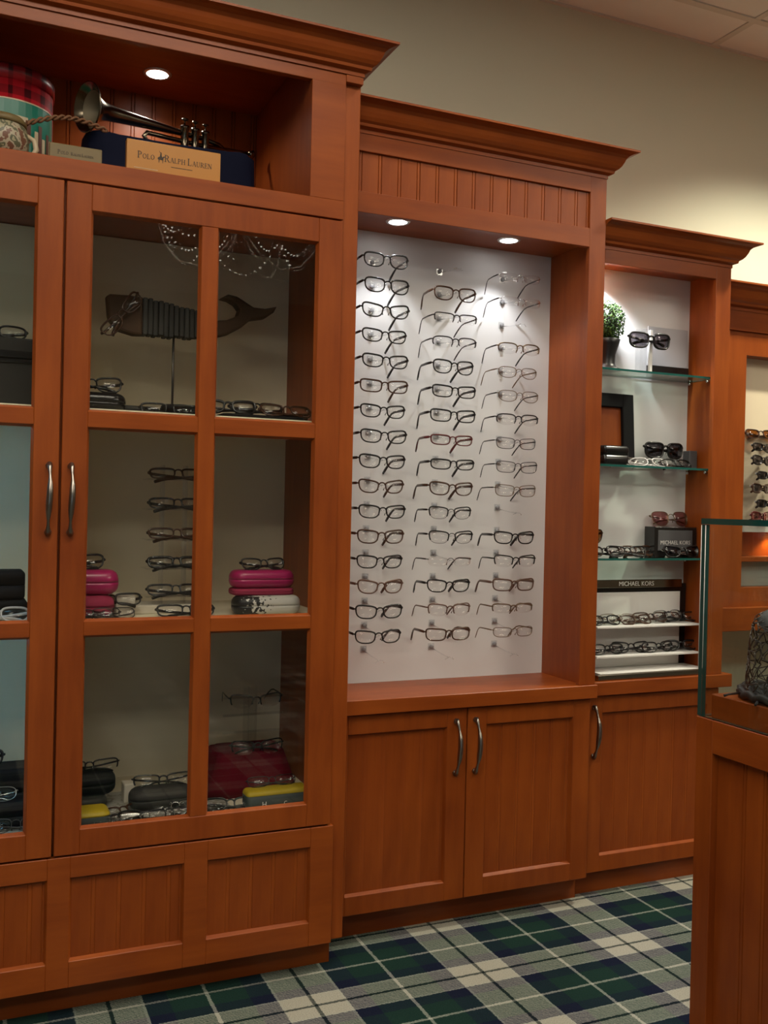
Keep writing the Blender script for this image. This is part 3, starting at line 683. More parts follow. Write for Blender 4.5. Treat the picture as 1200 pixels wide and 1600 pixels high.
# ------------------------------------------------------------------ generic small things
def case(name, label, cat, loc, size, m, m2=None, rotz=0, bev=.45, group=None, seam=.5):
    """clamshell case: base and lid with a seam between"""
    sx, sy_, sz = size; t = thing(name, label, cat, loc, (0, 0, rotz), group)
    def half(zlo, zhi, flip):
        T = bmesh.new(); box(T, -sx / 2, sx / 2, -sy_ / 2, sy_ / 2, 0, sz)
        ve = [e for e in T.edges if abs(e.verts[0].co.z - e.verts[1].co.z) > sz * .5]
        bmesh.ops.bevel(T, geom=ve, offset=min(sx, sy_) * bev, segments=6, profile=.5, affect='EDGES', clamp_overlap=True)
        he = [e for e in T.edges if abs(e.verts[0].co.z - e.verts[1].co.z) < 1e-6]
        bmesh.ops.bevel(T, geom=he, offset=sz * .38, segments=4, profile=.5, affect='EDGES', clamp_overlap=True)
        bmesh.ops.bisect_plane(T, geom=T.verts[:] + T.edges[:] + T.faces[:], plane_co=(0, 0, zlo if flip else zhi), plane_no=(0, 0, -1 if flip else 1), clear_outer=True)
        ed = [e for e in T.edges if e.is_boundary]
        bmesh.ops.holes_fill(T, edges=ed)
        for f in T.faces: f.smooth = True
        return T
    obj('case_base', half(0, sz * (seam - .01), False), m, t); obj('case_lid', half(sz * (seam + .01), sz, True), m2 or m, t)
    return t
def soft_box(name, label, cat, x0, x1, y0, y1, z0, z1, m, bev=.006, seg=3, parts=(), group=None):
    bm = bmesh.new(); box(bm, x0, x1, y0, y1, z0, z1, bev, seg); o = obj(name, bm, m); return tag(o, label, cat, group)
def text_mesh(s, size, m, parent, loc, rot, name='lettering', spacing=1.0, align='CENTER', ext=.0003, sx=1.):
    cu = bpy.data.curves.new('t', 'FONT'); cu.body = s; cu.size = size; cu.extrude = ext; cu.align_x = align; cu.space_character = spacing; cu.resolution_u = 4
    to = bpy.data.objects.new('t', cu); C.objects.link(to); bpy.context.view_layer.update()
    me = bpy.data.meshes.new_from_object(to.evaluated_get(bpy.context.evaluated_depsgraph_get())); bpy.data.objects.remove(to, do_unlink=True)
    me.materials.clear(); me.materials.append(MATS[m]); me.name = name
    o = link(name, me, parent, loc, rot); o.scale = (sx, 1, 1); return o

# ------------------------------------------------------------------ top niche of the tall cabinet
NZ = 1.7713
tin = thing('storage_tin', 'round red plaid tin with green picture panel in the top niche', 'tin', (.090, 2.345, NZ))
bm = bmesh.new(); lathe(bm, [(0, 0), (.098, 0), (.100, .003), (.100, .205), (0, .205)], 48); obj('body', bm, 'tin_plaid', tin)
bm = bmesh.new(); lathe(bm, [(0, .2055), (.103, .2055), (.103, .232), (.098, .238), (.0, .240)], 48); obj('lid', bm, 'tin_plaid', tin)
def curved_patch(parent, name, r_, a0, a1, z0, z1, m, n=12, t=.0012):
    bm = bmesh.new()
    A = []
    for i in range(n + 1):
        a = R(a0 + (a1 - a0) * i / n)
        A.append([bm.verts.new((math.cos(a) * q, math.sin(a) * q, z)) for q, z in ((r_, z0), (r_, z1), (r_ + t, z1), (r_ + t, z0))])
    for P, Q in zip(A, A[1:]):
        for k in range(4): bm.faces.new((P[k], P[(k + 1) % 4], Q[(k + 1) % 4], Q[k]))
    bm.faces.new(A[0]); bm.faces.new(A[-1][::-1])
    return obj(name, bm, m, parent)
pp = curved_patch(tin, 'picture_panel', .1002, -120, -18, .045, .160, 'tin_green')
curved_patch(tin, 'picture_border', .1001, -122, -16, .160, .163, 'tin_cream', t=.0018)
curved_patch(tin, 'picture_border', .1001, -122, -16, .043, .046, 'tin_cream', t=.0018)
curved_patch(pp, 'printed_house', .1013, -98, -62, .075, .125, 'tin_brown', 8)
curved_patch(pp, 'printed_roof', .1016, -100, -66, .118, .128, 'tin_cream', 8)
for a, z in ((-92, .088), (-84, .088), (-74, .09), (-90, .104), (-80, .104)): curved_patch(pp, 'printed_window', .1022, a - 2, a + 2, z, z + .010, 'tin_cream' if a % 4 else 'black_matte', 2)
for a, h in ((-54, .05), (-48, .065), (-42, .04), (-34, .055), (-28, .045)): curved_patch(pp, 'printed_figure', .1016, a - 2.5, a + 2.5, .055, .055 + h, 'tin_brown' if h > .05 else 'tin_cream', 2)
mug = thing('floral_teapot', 'small olive floral teapot at the left end of the niche', 'teapot', (.075, 2.165, NZ))
bm = bmesh.new(); lathe(bm, [(0, 0), (.034, 0), (.046, .008), (.054, .028), (.055, .048), (.050, .066), (.047, .070), (0, .070)], 36); obj('body', bm, 'mug_floral', mug)
bm = bmesh.new(); lathe(bm, [(.0, .0705), (.050, .0705), (.050, .078), (.044, .086), (.02, .094), (0, .096)], 36); obj('lid', bm, 'gilt_dull', mug)
bm = bmesh.new(); tube(bm, [(.050, -.01, .055), (.064, -.014, .046), (.068, -.016, .028), (.060, -.014, .012), (.048, -.01, .010)], [.005, .0055, .006, .0055, .005], 8); obj('handle', bm, 'tin_cream', mug)
def sign_block(name, label, x0, x1, y0, y1, z1, m):
    t = thing(name, label, 'sign', ((x0 + x1) / 2, y0, NZ)); bm = bmesh.new(); box(bm, -(x1 - x0) / 2, (x1 - x0) / 2, 0, y1 - y0, 0, z1 - NZ, .002, 2); obj('block', bm, m, t); return t
# seriffed capitals built from strokes: (x0, z0, x1, z1, width)
SER = {'P': (.62, [(.12, 0, .12, 1, .13), (0, .02, .26, .02, .05), (0, .98, .3, .98, .05), (.3, .98, .48, .88, .07), (.48, .88, .54, .74, .12), (.54, .74, .48, .58, .12), (.48, .58, .3, .5, .06), (.3, .5, .14, .5, .05)]),
       'R': (.74, [(.12, 0, .12, 1, .13), (0, .02, .26, .02, .05), (0, .98, .3, .98, .05), (.3, .98, .48, .88, .07), (.48, .88, .54, .74, .12), (.54, .74, .48, .58, .12), (.48, .58, .3, .5, .06), (.3, .5, .14, .5, .05), (.32, .5, .66, .03, .11), (.58, .02, .76, .02, .05)]),
       'O': (.80, [(.4, .99, .16, .82, .07), (.16, .82, .06, .5, .12), (.06, .5, .16, .18, .12), (.16, .18, .4, .01, .07), (.4, .01, .64, .18, .07), (.64, .18, .74, .5, .12), (.74, .5, .64, .82, .12), (.64, .82, .4, .99, .07)]),
       'L': (.60, [(.12, 0, .12, 1, .13), (0, .98, .26, .98, .05), (0, .02, .54, .02, .05), (.52, .02, .55, .24, .06)]),
       'A': (.74, [(.06, .02, .36, 1, .06), (.36, 1, .66, .02, .13), (.18, .36, .54, .36, .05), (0, .02, .18, .02, .05), (.54, .02, .76, .02, .05)]),
       'H': (.80, [(.12, 0, .12, 1, .13), (.66, 0, .66, 1, .13), (.12, .52, .66, .52, .05), (0, .02, .26, .02, .05), (0, .98, .26, .98, .05), (.54, .02, .8, .02, .05), (.54, .98, .8, .98, .05)]),
       'U': (.76, [(.12, .25, .12, 1, .13), (.62, .25, .62, 1, .06), (.12, .25, .24, .05, .1), (.24, .05, .42, .01, .07), (.42, .01, .56, .08, .06), (.56, .08, .62, .25, .06), (0, .98, .26, .98, .05), (.52, .98, .72, .98, .05)]),
       'E': (.62, [(.12, 0, .12, 1, .13), (0, .98, .52, .98, .05), (0, .02, .56, .02, .05), (.12, .52, .42, .52, .05), (.52, .98, .53, .78, .06), (.55, .02, .57, .24, .06), (.42, .42, .42, .62, .05)]),
       'N': (.82, [(.1, 0, .1, 1, .06), (.1, .98, .68, .04, .13), (.68, 0, .68, 1, .06), (0, .98, .16, .98, .05), (0, .02, .2, .02, .05), (.58, .98, .78, .98, .05)])}
def serif(parent, words, x, z, big, small, m, y=-.0006, name='lettering'):
    bm = bmesh.new(); n_ = 0
    for wd in words:
        if wd == '*': x += big * 1.0; continue
        for i, ch in enumerate(wd):
            h = big if i == 0 else small; adv, st_ = SER[ch]
            for a, b, c, d, wdt in st_:
                p = Vector((x + a * h, z + b * h)); q = Vector((x + c * h, z + d * h)); v = (q - p)
                if v.length < 1e-6: continue
                nrm = Vector((-v.y, v.x)).normalized() * wdt * h * .5; ex = v.normalized() * .012 * h
                yy = y - .00002 * (n_ % 4); n_ += 1
                prism(bm, [tuple(p - ex + nrm), tuple(q + ex + nrm), tuple(q + ex - nrm), tuple(p - ex - nrm)], yy, .0002, 'y')
            x += (adv + .10) * h
        x += big * .30
    obj(name, bm, m, parent); return x
polo = sign_block('brand_sign', 'golden wooden sign block with dark serif lettering and rider emblem', .320, .522, 2.112, 2.130, 1.843, 'gilt_wood')
serif(polo, ['POLO'], -.078, .034, .0145, .0105, 'ink')
serif(polo, ['RALPH', 'LAUREN'], -.021, .034, .0145, .0105, 'ink')
bm = bmesh.new()   # mounted rider emblem
for poly in ([(-.0075, .004), (-.004, .007), (.003, .0065), (.006, .009), (.0082, .0082), (.0075, .0065), (.0052, .0052), (.0045, .0), (.0038, -.006), (.0030, -.006), (.0030, .0), (-.003, .0008), (-.0042, -.006), (-.0050, -.006), (-.0052, .001), (-.0070, .001)],
             [(-.003, .006), (-.0022, .0125), (.0002, .0130), (.0010, .010), (.0022, .006)], [(-.0015, .013), (-.0018, .0160), (.0006, .0163), (.0008, .013)], [(-.0045, .0185), (-.0040, .0190), (.0016, .0112), (.0010, .0108)]):
    prism(bm, poly, -.0006, .0002, 'y')
obj('emblem', bm, 'ink', polo, (-.0285, 0, .036))
bx('fine_print', 'ink', polo, .045 - .052, .045 - .006, -.0005, .0002, .024, .0252, 0)
bx('edge_line', 'tin_cream', polo, -.085, -.035, -.0004, .0002, .0125, .0135, 0)
olive = sign_block('small_sign', 'small dull olive sign block beside the golden sign', .166, .271, 2.118, 2.130, 1.811, 'gilt_dull')
serif(olive, ['POLO'], -.036, .018, .0085, .0062, 'gilt_wood' if 0 else 'ink'); serif(olive, ['RALPH', 'LAUREN'], -.010, .018, .0065, .0046, 'ink')
bm = bmesh.new()
def superpoly(w2, d2, n=28, e=7):
    return [(w2 * math.copysign(abs(math.cos(2 * PI * i / n)) ** (2 / e), math.cos(2 * PI * i / n)), d2 * math.copysign(abs(math.sin(2 * PI * i / n)) ** (2 / e), math.sin(2 * PI * i / n))) for i in range(n)]
sp_ = superpoly(1, 1); rows = []
random.seed(3)
for zz, sc in ((0, 1.02), (.05, 1.0), (.10, .995), (.118, .995), (.122, .98), (.123, .0)):
    if sc == 0: rows.append([bm.verts.new((0, 0, zz))]); continue
    rows.append([bm.verts.new((x * .195 * sc * (1 + .012 * math.sin(9 * i)), y * .075 * sc * (1 + .05 * math.sin(7 * i + zz * 30)), zz + .003 * math.sin(5 * i) * (zz > .04))) for i, (x, y) in enumerate(sp_)])
for A, B in zip(rows, rows[1:]):
    n = len(A)
    for k in range(n):
        f = bm.faces.new((A[k], A[(k + 1) % n], B[0])) if len(B) == 1 else bm.faces.new((A[k], A[(k + 1) % n], B[(k + 1) % n], B[k])); f.smooth = True
bm.faces.new(rows[0][::-1])
drape = obj('velvet_riser', bm, 'navy', None, (.445, 2.305, NZ)); tag(drape, 'dark navy velvet draped riser under the trumpet', 'riser')
# trumpet: bell to the left, three valves, coiled tubing
tr_o = Vector((.250, 2.225, 1.936)); ax = Vector((.433, .19, .032)); L_ = ax.length; ax.normalize()
q = Vector((0, 0, 1)).rotation_difference(ax); MT = Matrix.Translation(tr_o) @ q.to_matrix().to_4x4()
trp = thing('trumpet', 'old tarnished trumpet with flared bell lying on the navy riser', 'trumpet', tuple(tr_o))
trp_inv = Matrix.Translation(tr_o).inverted()
def bell_r(s): return .0058 + .016 * max(0, 1 - s / .29) ** 1.25 + .031 * max(0, 1 - s / .060) ** 2.4
prof = [(bell_r(s), s) for s in [0, .004, .008, .013, .02, .028, .038, .05, .07, .1, .14, .2, .26, .31]]
bm = bmesh.new(); lathe(bm, prof, 32, trp_inv @ MT); lathe(bm, [(bell_r(0) - .0005, .0003), (bell_r(0) + .0014, 0), (bell_r(0) + .0014, .003), (bell_r(.003) + .0002, .004)], 32, trp_inv @ MT); obj('bell', bm, 'brass_dark', trp)
bm = bmesh.new(); lathe(bm, [(bell_r(s) - .0012, s + .0012) for s in [0, .004, .008, .013, .02, .028, .038, .05, .07, .1]] + [(0, .101)], 32, trp_inv @ MT); obj('bell_lining', bm, 'bell_inside', trp)
def TL(s, dz=0, dy=0): return tuple(ax * s + Vector((-.395 * 0 + dy * .4, -dy, dz)))
bm = bmesh.new()
tube(bm, [TL(.31), TL(.36, -.004), TL(.385, -.016), TL(.39, -.03), TL(.37, -.042), TL(.30, -.043), TL(.20, -.042), TL(.155, -.040), TL(.147, -.030), TL(.155, -.021), TL(.20, -.020), TL(.30, -.018), TL(.40, -.010), TL(.455, -.006)], .0055, 10)
tube(bm, [TL(.455, -.006), TL(.468, -.0055)], [.006, .011], 12)
obj('tubing', bm, 'brass_dark', trp)
for k, s in enumerate((.255, .285, .315)):
    bm = bmesh.new(); T = Matrix.Translation(Vector(TL(s, -.045, .006)))
    lathe(bm, [(0, -.012), (.004, -.012), (.0105, -.008), (.0105, .0), (.0095, .002), (.0095, .052), (.011, .053), (.011, .060), (.006, .062), (.0022, .063), (.0022, .072), (.0085, .073), (.0085, .077), (0, .077)], 20, T); obj('valve', bm, 'chrome' if k < 0 else 'brass_dark', trp)
bm = bmesh.new()
for ph in (0, PI):
    tube(bm, [(-.125 + .165 * i / 40, -.04 + .004 * math.sin(i * .9 + ph), -.060 + .02 * math.sin(PI * i / 40) + .004 * math.cos(i * .9 + ph) - .012 * (1 - i / 40)) for i in range(41)], .0028, 7)
obj('cord', bm, 'rope', trp)

# ------------------------------------------------------------------ upper glass compartment: whale sculpture and eyewear
Z1 = 1.2703; Z2 = .8173; Z3 = .3723
WH = [(.311, 1.544), (.318, 1.549), (.36, 1.551), (.403, 1.548), (.455, 1.545), (.504, 1.536), (.522, 1.532), (.564, 1.512), (.592, 1.516), (.617, 1.528), (.622, 1.544), (.612, 1.556), (.596, 1.564), (.576, 1.567), (.594, 1.578), (.616, 1.575), (.634, 1.566), (.658, 1.553), (.687, 1.553), (.716, 1.561), (.709, 1.546), (.688, 1.53), (.651, 1.522), (.628, 1.501), (.598, 1.483), (.565, 1.472), (.522, 1.465), (.444, 1.463), (.373, 1.461), (.338, 1.469), (.319, 1.489), (.315, 1.501)]
wh = thing('whale_sculpture', 'carved wooden whale sculpture with ribbed body on a thin metal rod', 'sculpture', (.468, 2.315, Z1))
def shift(P): return [(x - .468, z - Z1) for x, z in P]
head = [p for p in WH if p[0] <= .385]
head = [(.311, 1.544), (.318, 1.549), (.36, 1.551), (.392, 1.549), (.392, 1.462), (.373, 1.461), (.338, 1.469), (.319, 1.489), (.315, 1.501)]
tail = [(.538, 1.5255), (.564, 1.512), (.592, 1.516), (.617, 1.528), (.622, 1.544), (.612, 1.556), (.596, 1.564), (.576, 1.567), (.594, 1.578), (.616, 1.575), (.634, 1.566), (.658, 1.553), (.687, 1.553), (.716, 1.561), (.709, 1.546), (.688, 1.53), (.651, 1.522), (.628, 1.501), (.598, 1.483), (.565, 1.472), (.538, 1.468)]
for nm_, P in (('head', head), ('tail', tail)):
    bm = bmesh.new(); prism(bm, shift(P), -.018, .018, 'y'); bmesh.ops.recalc_face_normals(bm, faces=bm.faces[:])
    fe = [e for e in bm.edges if abs(e.verts[0].co.y - e.verts[1].co.y) < 1e-6]
    bmesh.ops.bevel(bm, geom=fe, offset=.005, segments=2, profile=.5, affect='EDGES', clamp_overlap=True); obj(nm_, bm, 'whale_wood', wh)
random.seed(5)
nx = 12
for i in range(nx):
    x0 = .393 + (.145 / nx) * i; x1 = x0 + .145 / nx - .0012; xm = (x0 + x1) / 2
    zt = 1.549 - .0235 * max(0, (xm - .393) / .145) ** 1.3 + random.uniform(-.0015, .0015); zb_ = 1.4625 + .005 * (i / nx) ** 2 + random.uniform(-.002, .002)
    dy = random.uniform(-.002, .002)
    bm = bmesh.new(); box(bm, x0 - .468, x1 - .468, -.019 + dy, .019 + dy, zb_ - Z1, zt - Z1, .0018); obj('slat', bm, 'whale_slat', wh)
bm = bmesh.new(); box(bm, .392 - .468, .539 - .468, -.012, .012, 1.468 - Z1, 1.522 - Z1); obj('spine', bm, 'whale_wood', wh)
bm = bmesh.new(); tube(bm, [(0, 0, .008), (0, 0, 1.470 - Z1)], .0028, 10); obj('rod', bm, 'iron', wh)
bm = bmesh.new(); lathe(bm, [(0, 0), (.04, 0), (.04, .005), (.036, .008), (0, .008)], 28); obj('base', bm, 'iron', wh)
eyeglasses('dark eyeglasses hung tilted over the head of the whale sculpture', (.357, 2.270, 1.490), 'full', 'soft', T_, pose='folded', group=None, tilt=R(8), roll=R(-52), scale=.95)
case('eyeglass_case', 'flat black eyeglass case under glasses left of the whale', 'case', (.262, 2.22, Z1), (.165, .075, .042), 'black_gloss')
eyeglasses('black eyeglasses on the flat black case left of the whale', (.272, 2.215, Z1 + .0425), 'full', 'soft', B_, pose='folded', tilt=R(10))
eyeglasses('black eyeglasses lying on the shelf under the whale rod', (.440, 2.19, Z1), 'full', 'slim', B_, pose='folded', tilt=R(22), rotz=R(6), scale=.98)
case('eyeglass_case', 'low black case at the foot of the whale rod, right end', 'case', (.475, 2.235, Z1), (.10, .055, .028), 'black_matte')
case('eyeglass_case', 'low black case below the whale head, next to the flat case', 'case', (.37, 2.25, Z1), (.11, .06, .020), 'leather_dark')
for i, (x, y, kd, sh, fm, lb) in enumerate(((.575, 2.20, 'thick', 'soft', B_, 'leftmost'), (.655, 2.235, 'full', 'slim', B_, 'middle'), (.715, 2.18, 'full', 'soft', T_, 'rightmost'))):
    eyeglasses('dark eyeglasses below the whale tail, %s of the three' % lb, (x, y, Z1 + (.012 if i != 1 else .022)), kd, sh, fm, pose='folded', tilt=R(24 + 6 * i), rotz=R(-6 + 7 * i), group='eyeglasses below the whale tail', lens='lens' if i < 2 else 'lens')
case('eyeglass_case', 'thin black case under the glasses below the whale tail', 'case', (.655, 2.225, Z1), (.20, .10, .0118), 'black_matte', bev=.2)
# left door, upper
bm = bmesh.new(); lt = thing('leather_box', 'dark weathered leather box behind the left glass door', 'box', (.060, 2.29, Z1))
box(bm, -.12, .095, -.06, .06, 0, .105, .004, 2); obj('body', bm, 'leather_dark', lt)
bm = bmesh.new(); box(bm, -.122, .097, -.062, .062, .1055, .150, .004, 2); obj('lid', bm, 'leather_dark', lt)
bm = bmesh.new(); box(bm, -.121, .096, -.0635, -.0620, .108, .122, .0004); box(bm, -.121, .096, -.0635, -.0620, .096, .104, .0004); obj('band', bm, 'black_gloss', lt)
eyeglasses('black eyeglasses on top of the dark leather box', (.075, 2.27, Z1 + .1508), 'full', 'oval', B_, pose='folded', tilt=R(18))

# ------------------------------------------------------------------ middle glass compartment
st = thing('eyewear_stand', 'clear acrylic stand holding a column of eyeglasses', 'stand', (.475, 2.315, Z2))
bx('base', 'cream_box', st, -.095, .075, -.05, .05, 0, .020, .002)
bxs('upright', 'acrylic', st, [(-.030, -.024, -.02, .01, .0205, .345), (.024, .030, -.02, .01, .0205, .345)], .0005)
LV = [1.132, 1.063, .993, .926, .862]
for i, z in enumerate(LV):
    bx('tray', 'acrylic', st, -.07, .07, -.060, .012, z - Z2 - .006, z - Z2 - .003, .0004)
DS = [('full', 'slim', T_), ('full', 'slim', B_), ('full', 'slim', T_), ('thick', 'slim', B_), ('full', 'slim', B_)]
for i, z in enumerate(LV):
    eyeglasses('%s eyeglasses on the acrylic stand, %s tier from the top' % (['dark brown', 'black', 'slim brown', 'bold black', 'slim black'][i], ['first', 'second', 'third', 'fourth', 'fifth'][i]), (.477, 2.262, z - .0022), *DS[i], pose='folded', tilt=R(30), group='eyeglasses on the acrylic stand')
eyeglasses('slim black eyeglasses on the shelf before the acrylic stand', (.488, 2.20, Z2), 'full', 'slim', B_, pose='folded', tilt=R(25))
case('eyeglass_case', 'glossy pink eyeglass case at left, under a pair of glasses', 'case', (.262, 2.235, .868), (.155, .075, .055), 'pink')
case('eyeglass_case', 'dark pink case below the glossy one, at left', 'case', (.256, 2.235, Z2), (.150, .085, .050), 'pink_cloth', 'pink_cloth')
eyeglasses('dark eyeglasses on top of the left pink case', (.243, 2.225, .9235), 'full', 'soft', B_, pose='folded', tilt=R(22))
soft_box('paper_box', 'small white paper box between pink case and acrylic stand', 'box', .335, .379, 2.235, 2.33, Z2, .862, 'cream_box', .002, 1)
eyeglasses('black eyeglasses resting against the small white box', (.325, 2.222, .862 - .02), 'full', 'slim', B_, pose='folded', tilt=R(20))
for i, (x, y, lb) in enumerate(((.268, 2.165, 'nearest'), (.315, 2.185, 'farther'))):
    eyeglasses('thin metal eyeglasses piled before the left pink cases, %s pair' % lb, (x, y, Z2), 'thin', 'slim', G_, pose='folded', tilt=R(20 + 15 * i), rotz=R(-8 + 22 * i), group='metal glasses before the pink cases')
case('eyeglass_case', 'marbled black and white eyeglass case in the right pane', 'case', (.678, 2.215, Z2), (.164, .070, .044), 'marbled')
case('eyeglass_case', 'folded dark pink pouch between pink and marbled cases', 'pouch', (.672, 2.235, .8615), (.150, .070, .016), 'pink_cloth', bev=.3)
case('eyeglass_case', 'glossy pink eyeglass case stacked on the marbled case', 'case', (.672, 2.235, .8778), (.155, .072, .042), 'pink')
eyeglasses('black eyeglasses lying on the pink case in the right pane', (.678, 2.225, .920), 'full', 'soft', B_, pose='folded', tilt=R(25), rotz=R(8), scale=.85)
# left door, middle
case('eyeglass_case', 'black case with slanted end behind the left door, on another case', 'case', (.060, 2.25, .860), (.165, .075, .062), 'black_matte', bev=.12)
case('eyeglass_case', 'low black case behind the left door, lowest of its stack', 'case', (.066, 2.25, Z2), (.165, .085, .0425), 'black_matte', bev=.12)
for i in range(2):
    eyeglasses('clear-rimmed eyeglasses before the black cases, %s the left door edge' % ['nearer', 'farther from'][i], (.085 - .01 * i, 2.17 + .03 * i, Z2), 'full', 'oval', 'clear_plastic', pose='folded', tilt=R(20), rotz=R(6 * i), group='clear glasses behind the left door')

# ------------------------------------------------------------------ lower glass compartment
pl = bx('paper_liner', 'paper_liner', None, -.05, .60, 2.118, 2.40, Z3, Z3 + .0012, 0); tag(pl, 'crumpled pale paper liner on the cabinet floor', 'paper')
Z3p = Z3 + .0014
case('eyeglass_case', 'black case under glasses at the lower left of the floor', 'case', (.270, 2.305, Z3p + .030), (.165, .075, .052), 'black_matte')
case('eyeglass_case', 'black pouch propping up the lower left case', 'pouch', (.268, 2.300, Z3p), (.130, .085, .030), 'leather_dark')
eyeglasses('thin dark eyeglasses on the lower left black case', (.292, 2.285, Z3p + .0825), 'semi', 'slim', G_, pose='folded', tilt=R(12))
gc = case('eyeglass_case', 'dark green case with yellow lid edge at lower left', 'case', (.270, 2.185, Z3p), (.105, .070, .034), 'green_case', 'yellow', bev=.25, seam=.66)
case('eyeglass_case', 'wide black case under half-rim glasses on the floor', 'case', (.448, 2.255, Z3p), (.145, .070, .046), 'leather_dark')
eyeglasses('black half-rim eyeglasses on the wide black case', (.452, 2.245, Z3p + .0465), 'semi', 'slim', B_, pose='folded', tilt=R(14), scale=1.02)
soft_box('paper_cup', 'small pale striped carton between the two black cases', 'box', .372, .398, 2.30, 2.34, Z3p, .418, 'cream_box', .003, 2)
random.seed(11)
pile = [(.275, 2.140, -14, 'leftmost near'), (.335, 2.150, 10, 'second from left near'), (.395, 2.142, -6, 'middle near'), (.452, 2.152, 8, 'fourth from left near'), (.515, 2.146, -10, 'rightmost near'), (.365, 2.205, 18, 'left of the back two'), (.470, 2.200, -16, 'right of the back two')]
for i, (x, y, a, lb) in enumerate(pile):
    eyeglasses('metal eyeglasses in the floor pile behind the glass, %s pair' % lb, (x, y, Z3p + .001 * (i % 2)), ['thin', 'full', 'thin', 'semi', 'thin', 'full', 'thin'][i], ['slim', 'oval', 'rect'][i % 3], [G_, B_, S_, B_, G_, T_, S_][i], pose='folded', tilt=R(46 + 6 * (i % 3)), rotz=R(a), group='eyeglasses piled on the cabinet floor')
rb = thing('red_riser', 'dark red velvet covered riser in the lower right pane', 'riser', (.672, 2.335, Z3))
bm = bmesh.new(); rows = []
for zz, sx_, sy_ in ((0, .120, .075), (.03, .112, .070), (.07, .098, .062), (.098, .088, .056), (.103, .084, .052)):
    rows.append([bm.verts.new((x * sx_ * (1 + .03 * math.sin(i * 2.3)), y * sy_ * (1 + .05 * math.sin(i * 1.7)), zz)) for i, (x, y) in enumerate(superpoly(1, 1, 28, 5))])
for A, B in zip(rows, rows[1:]):
    for k in range(28): f = bm.faces.new((A[k], A[(k + 1) % 28], B[(k + 1) % 28], B[k])); f.smooth = True
bm.faces.new(rows[0][::-1]); bm.faces.new(rows[-1]); obj('velvet_cover', bm, 'red_velvet', rb)
as_ = thing('acrylic_rack', 'small clear acrylic rack standing on the red riser', 'rack', (.680, 2.335, Z3 + .1035))
bxs('rail', 'acrylic', as_, [(-.075, .075, -.03, -.024, .040, .0455), (-.075, .075, -.03, -.024, .082, .0875), (-.075, .075, -.03, -.024, .125, .1305)], .0006)
bxs('support', 'acrylic', as_, [(-.012, -.006, -.02, .02, 0, .15), (.006, .012, -.02, .02, 0, .15)], .0006)
eyeglasses('black half-rim eyeglasses on the upper rail of the acrylic rack', (.681, 2.285, .578), 'semi', 'soft', B_, pose='open', tilt=R(-4), scale=.99)
eyeglasses('black half-rim eyeglasses on the red velvet riser', (.682, 2.265, Z3 + .1035 - .006), 'semi', 'soft', B_, pose='folded', tilt=R(8), scale=.99)
yc = case('eyeglass_case', 'dark case with yellow lid in the lower right pane corner', 'case', (.700, 2.175, Z3), (.152, .050, .044), 'green_case', 'yellow', bev=.22, seam=.74)
text_mesh('H', .016, 'white_plastic', yc, (-.035, -.0253, .008), (R(90), 0, 0))
text_mesh('C', .012, 'white_plastic', yc, (.016, -.0253, .008), (R(90), 0, 0))
eyeglasses('rimless eyeglasses lying on the case with the yellow lid', (.694, 2.178, Z3 + .0445), 'thin', 'slim', G_, pose='folded', tilt=R(30), scale=.9)
eyeglasses('dark eyeglasses on the floor left of the yellow-lidded case', (.590, 2.165, Z3), 'full', 'oval', B_, pose='folded', tilt=R(35), rotz=R(-12))
# left door, lower
case('eyeglass_case', 'tall black case behind the lower left door', 'case', (.075, 2.33, Z3p), (.19, .085, .105), 'black_matte', bev=.12)
eyeglasses('black eyeglasses on the tall black case, lower left door', (.045, 2.315, Z3p + .1055), 'thick', 'soft', B_, pose='folded', tilt=R(14))
case('eyeglass_case', 'middle black case in front of the tall one, lower left door', 'case', (.090, 2.235, Z3p), (.170, .080, .055), 'black_matte', bev=.15)
eyeglasses('thin silver eyeglasses on the middle black case, lower left door', (.070, 2.215, Z3p + .0555), 'thin', 'oval', S_, pose='folded', tilt=R(30))
for i in range(2):
    eyeglasses('silver eyeglasses on the floor behind the left door, %s pair' % ['left', 'right'][i], (.030 + .10 * i, 2.150 + .02 * i, Z3p), 'thin', 'oval', S_ if i == 0 else G_, pose='folded', tilt=R(30), rotz=R(10 - 16 * i), group='silver glasses on the floor')

# ------------------------------------------------------------------ open shelves: top
random.seed(21)
plant = thing('potted_topiary', 'round leafy topiary in a black pot on the top glass shelf', 'plant', (1.706, 2.307, SH1))
bm = bmesh.new(); lathe(bm, [(0, 0), (.042, 0), (.041, .004), (.028, .010), (.024, .020), (.025, .045), (.034, .075), (.038, .088), (.034, .090), (0, .084)], 28); obj('pot', bm, 'pot_black', plant)
bm = bmesh.new()
for k in range(2600):
    d = Vector((random.gauss(0, 1), random.gauss(0, 1), random.gauss(0, 1))).normalized()
    rr_ = .047 * (1 + .07 * math.sin(5 * d.x) * math.cos(4 * d.z)) * random.uniform(.72, 1.06)
    p = Vector((d.x * rr_ * 1.05, d.y * rr_, d.z * rr_ * 1.22)) + Vector((0, 0, .138))
    a = d.cross(Vector((random.uniform(-1, 1), random.uniform(-1, 1), random.uniform(-1, 1)))).normalized(); b = d.cross(a)
    l_ = random.uniform(.0034, .0054)
    tip = p + (d * .8 + a).normalized() * l_ * 1.5; s1 = p + b * l_ * .5 + a * l_ * .5; s2 = p - b * l_ * .5 + a * l_ * .5 + d * l_ * .2
    f = bm.faces.new([bm.verts.new(v) for v in (p, s1, tip, s2)]); f.material_index = 1 if random.random() < .38 else 0
tag(obj('foliage', bm, ['leaf', 'leaf_light'], plant, normals=False), 'dense small green leaves', kind='stuff')
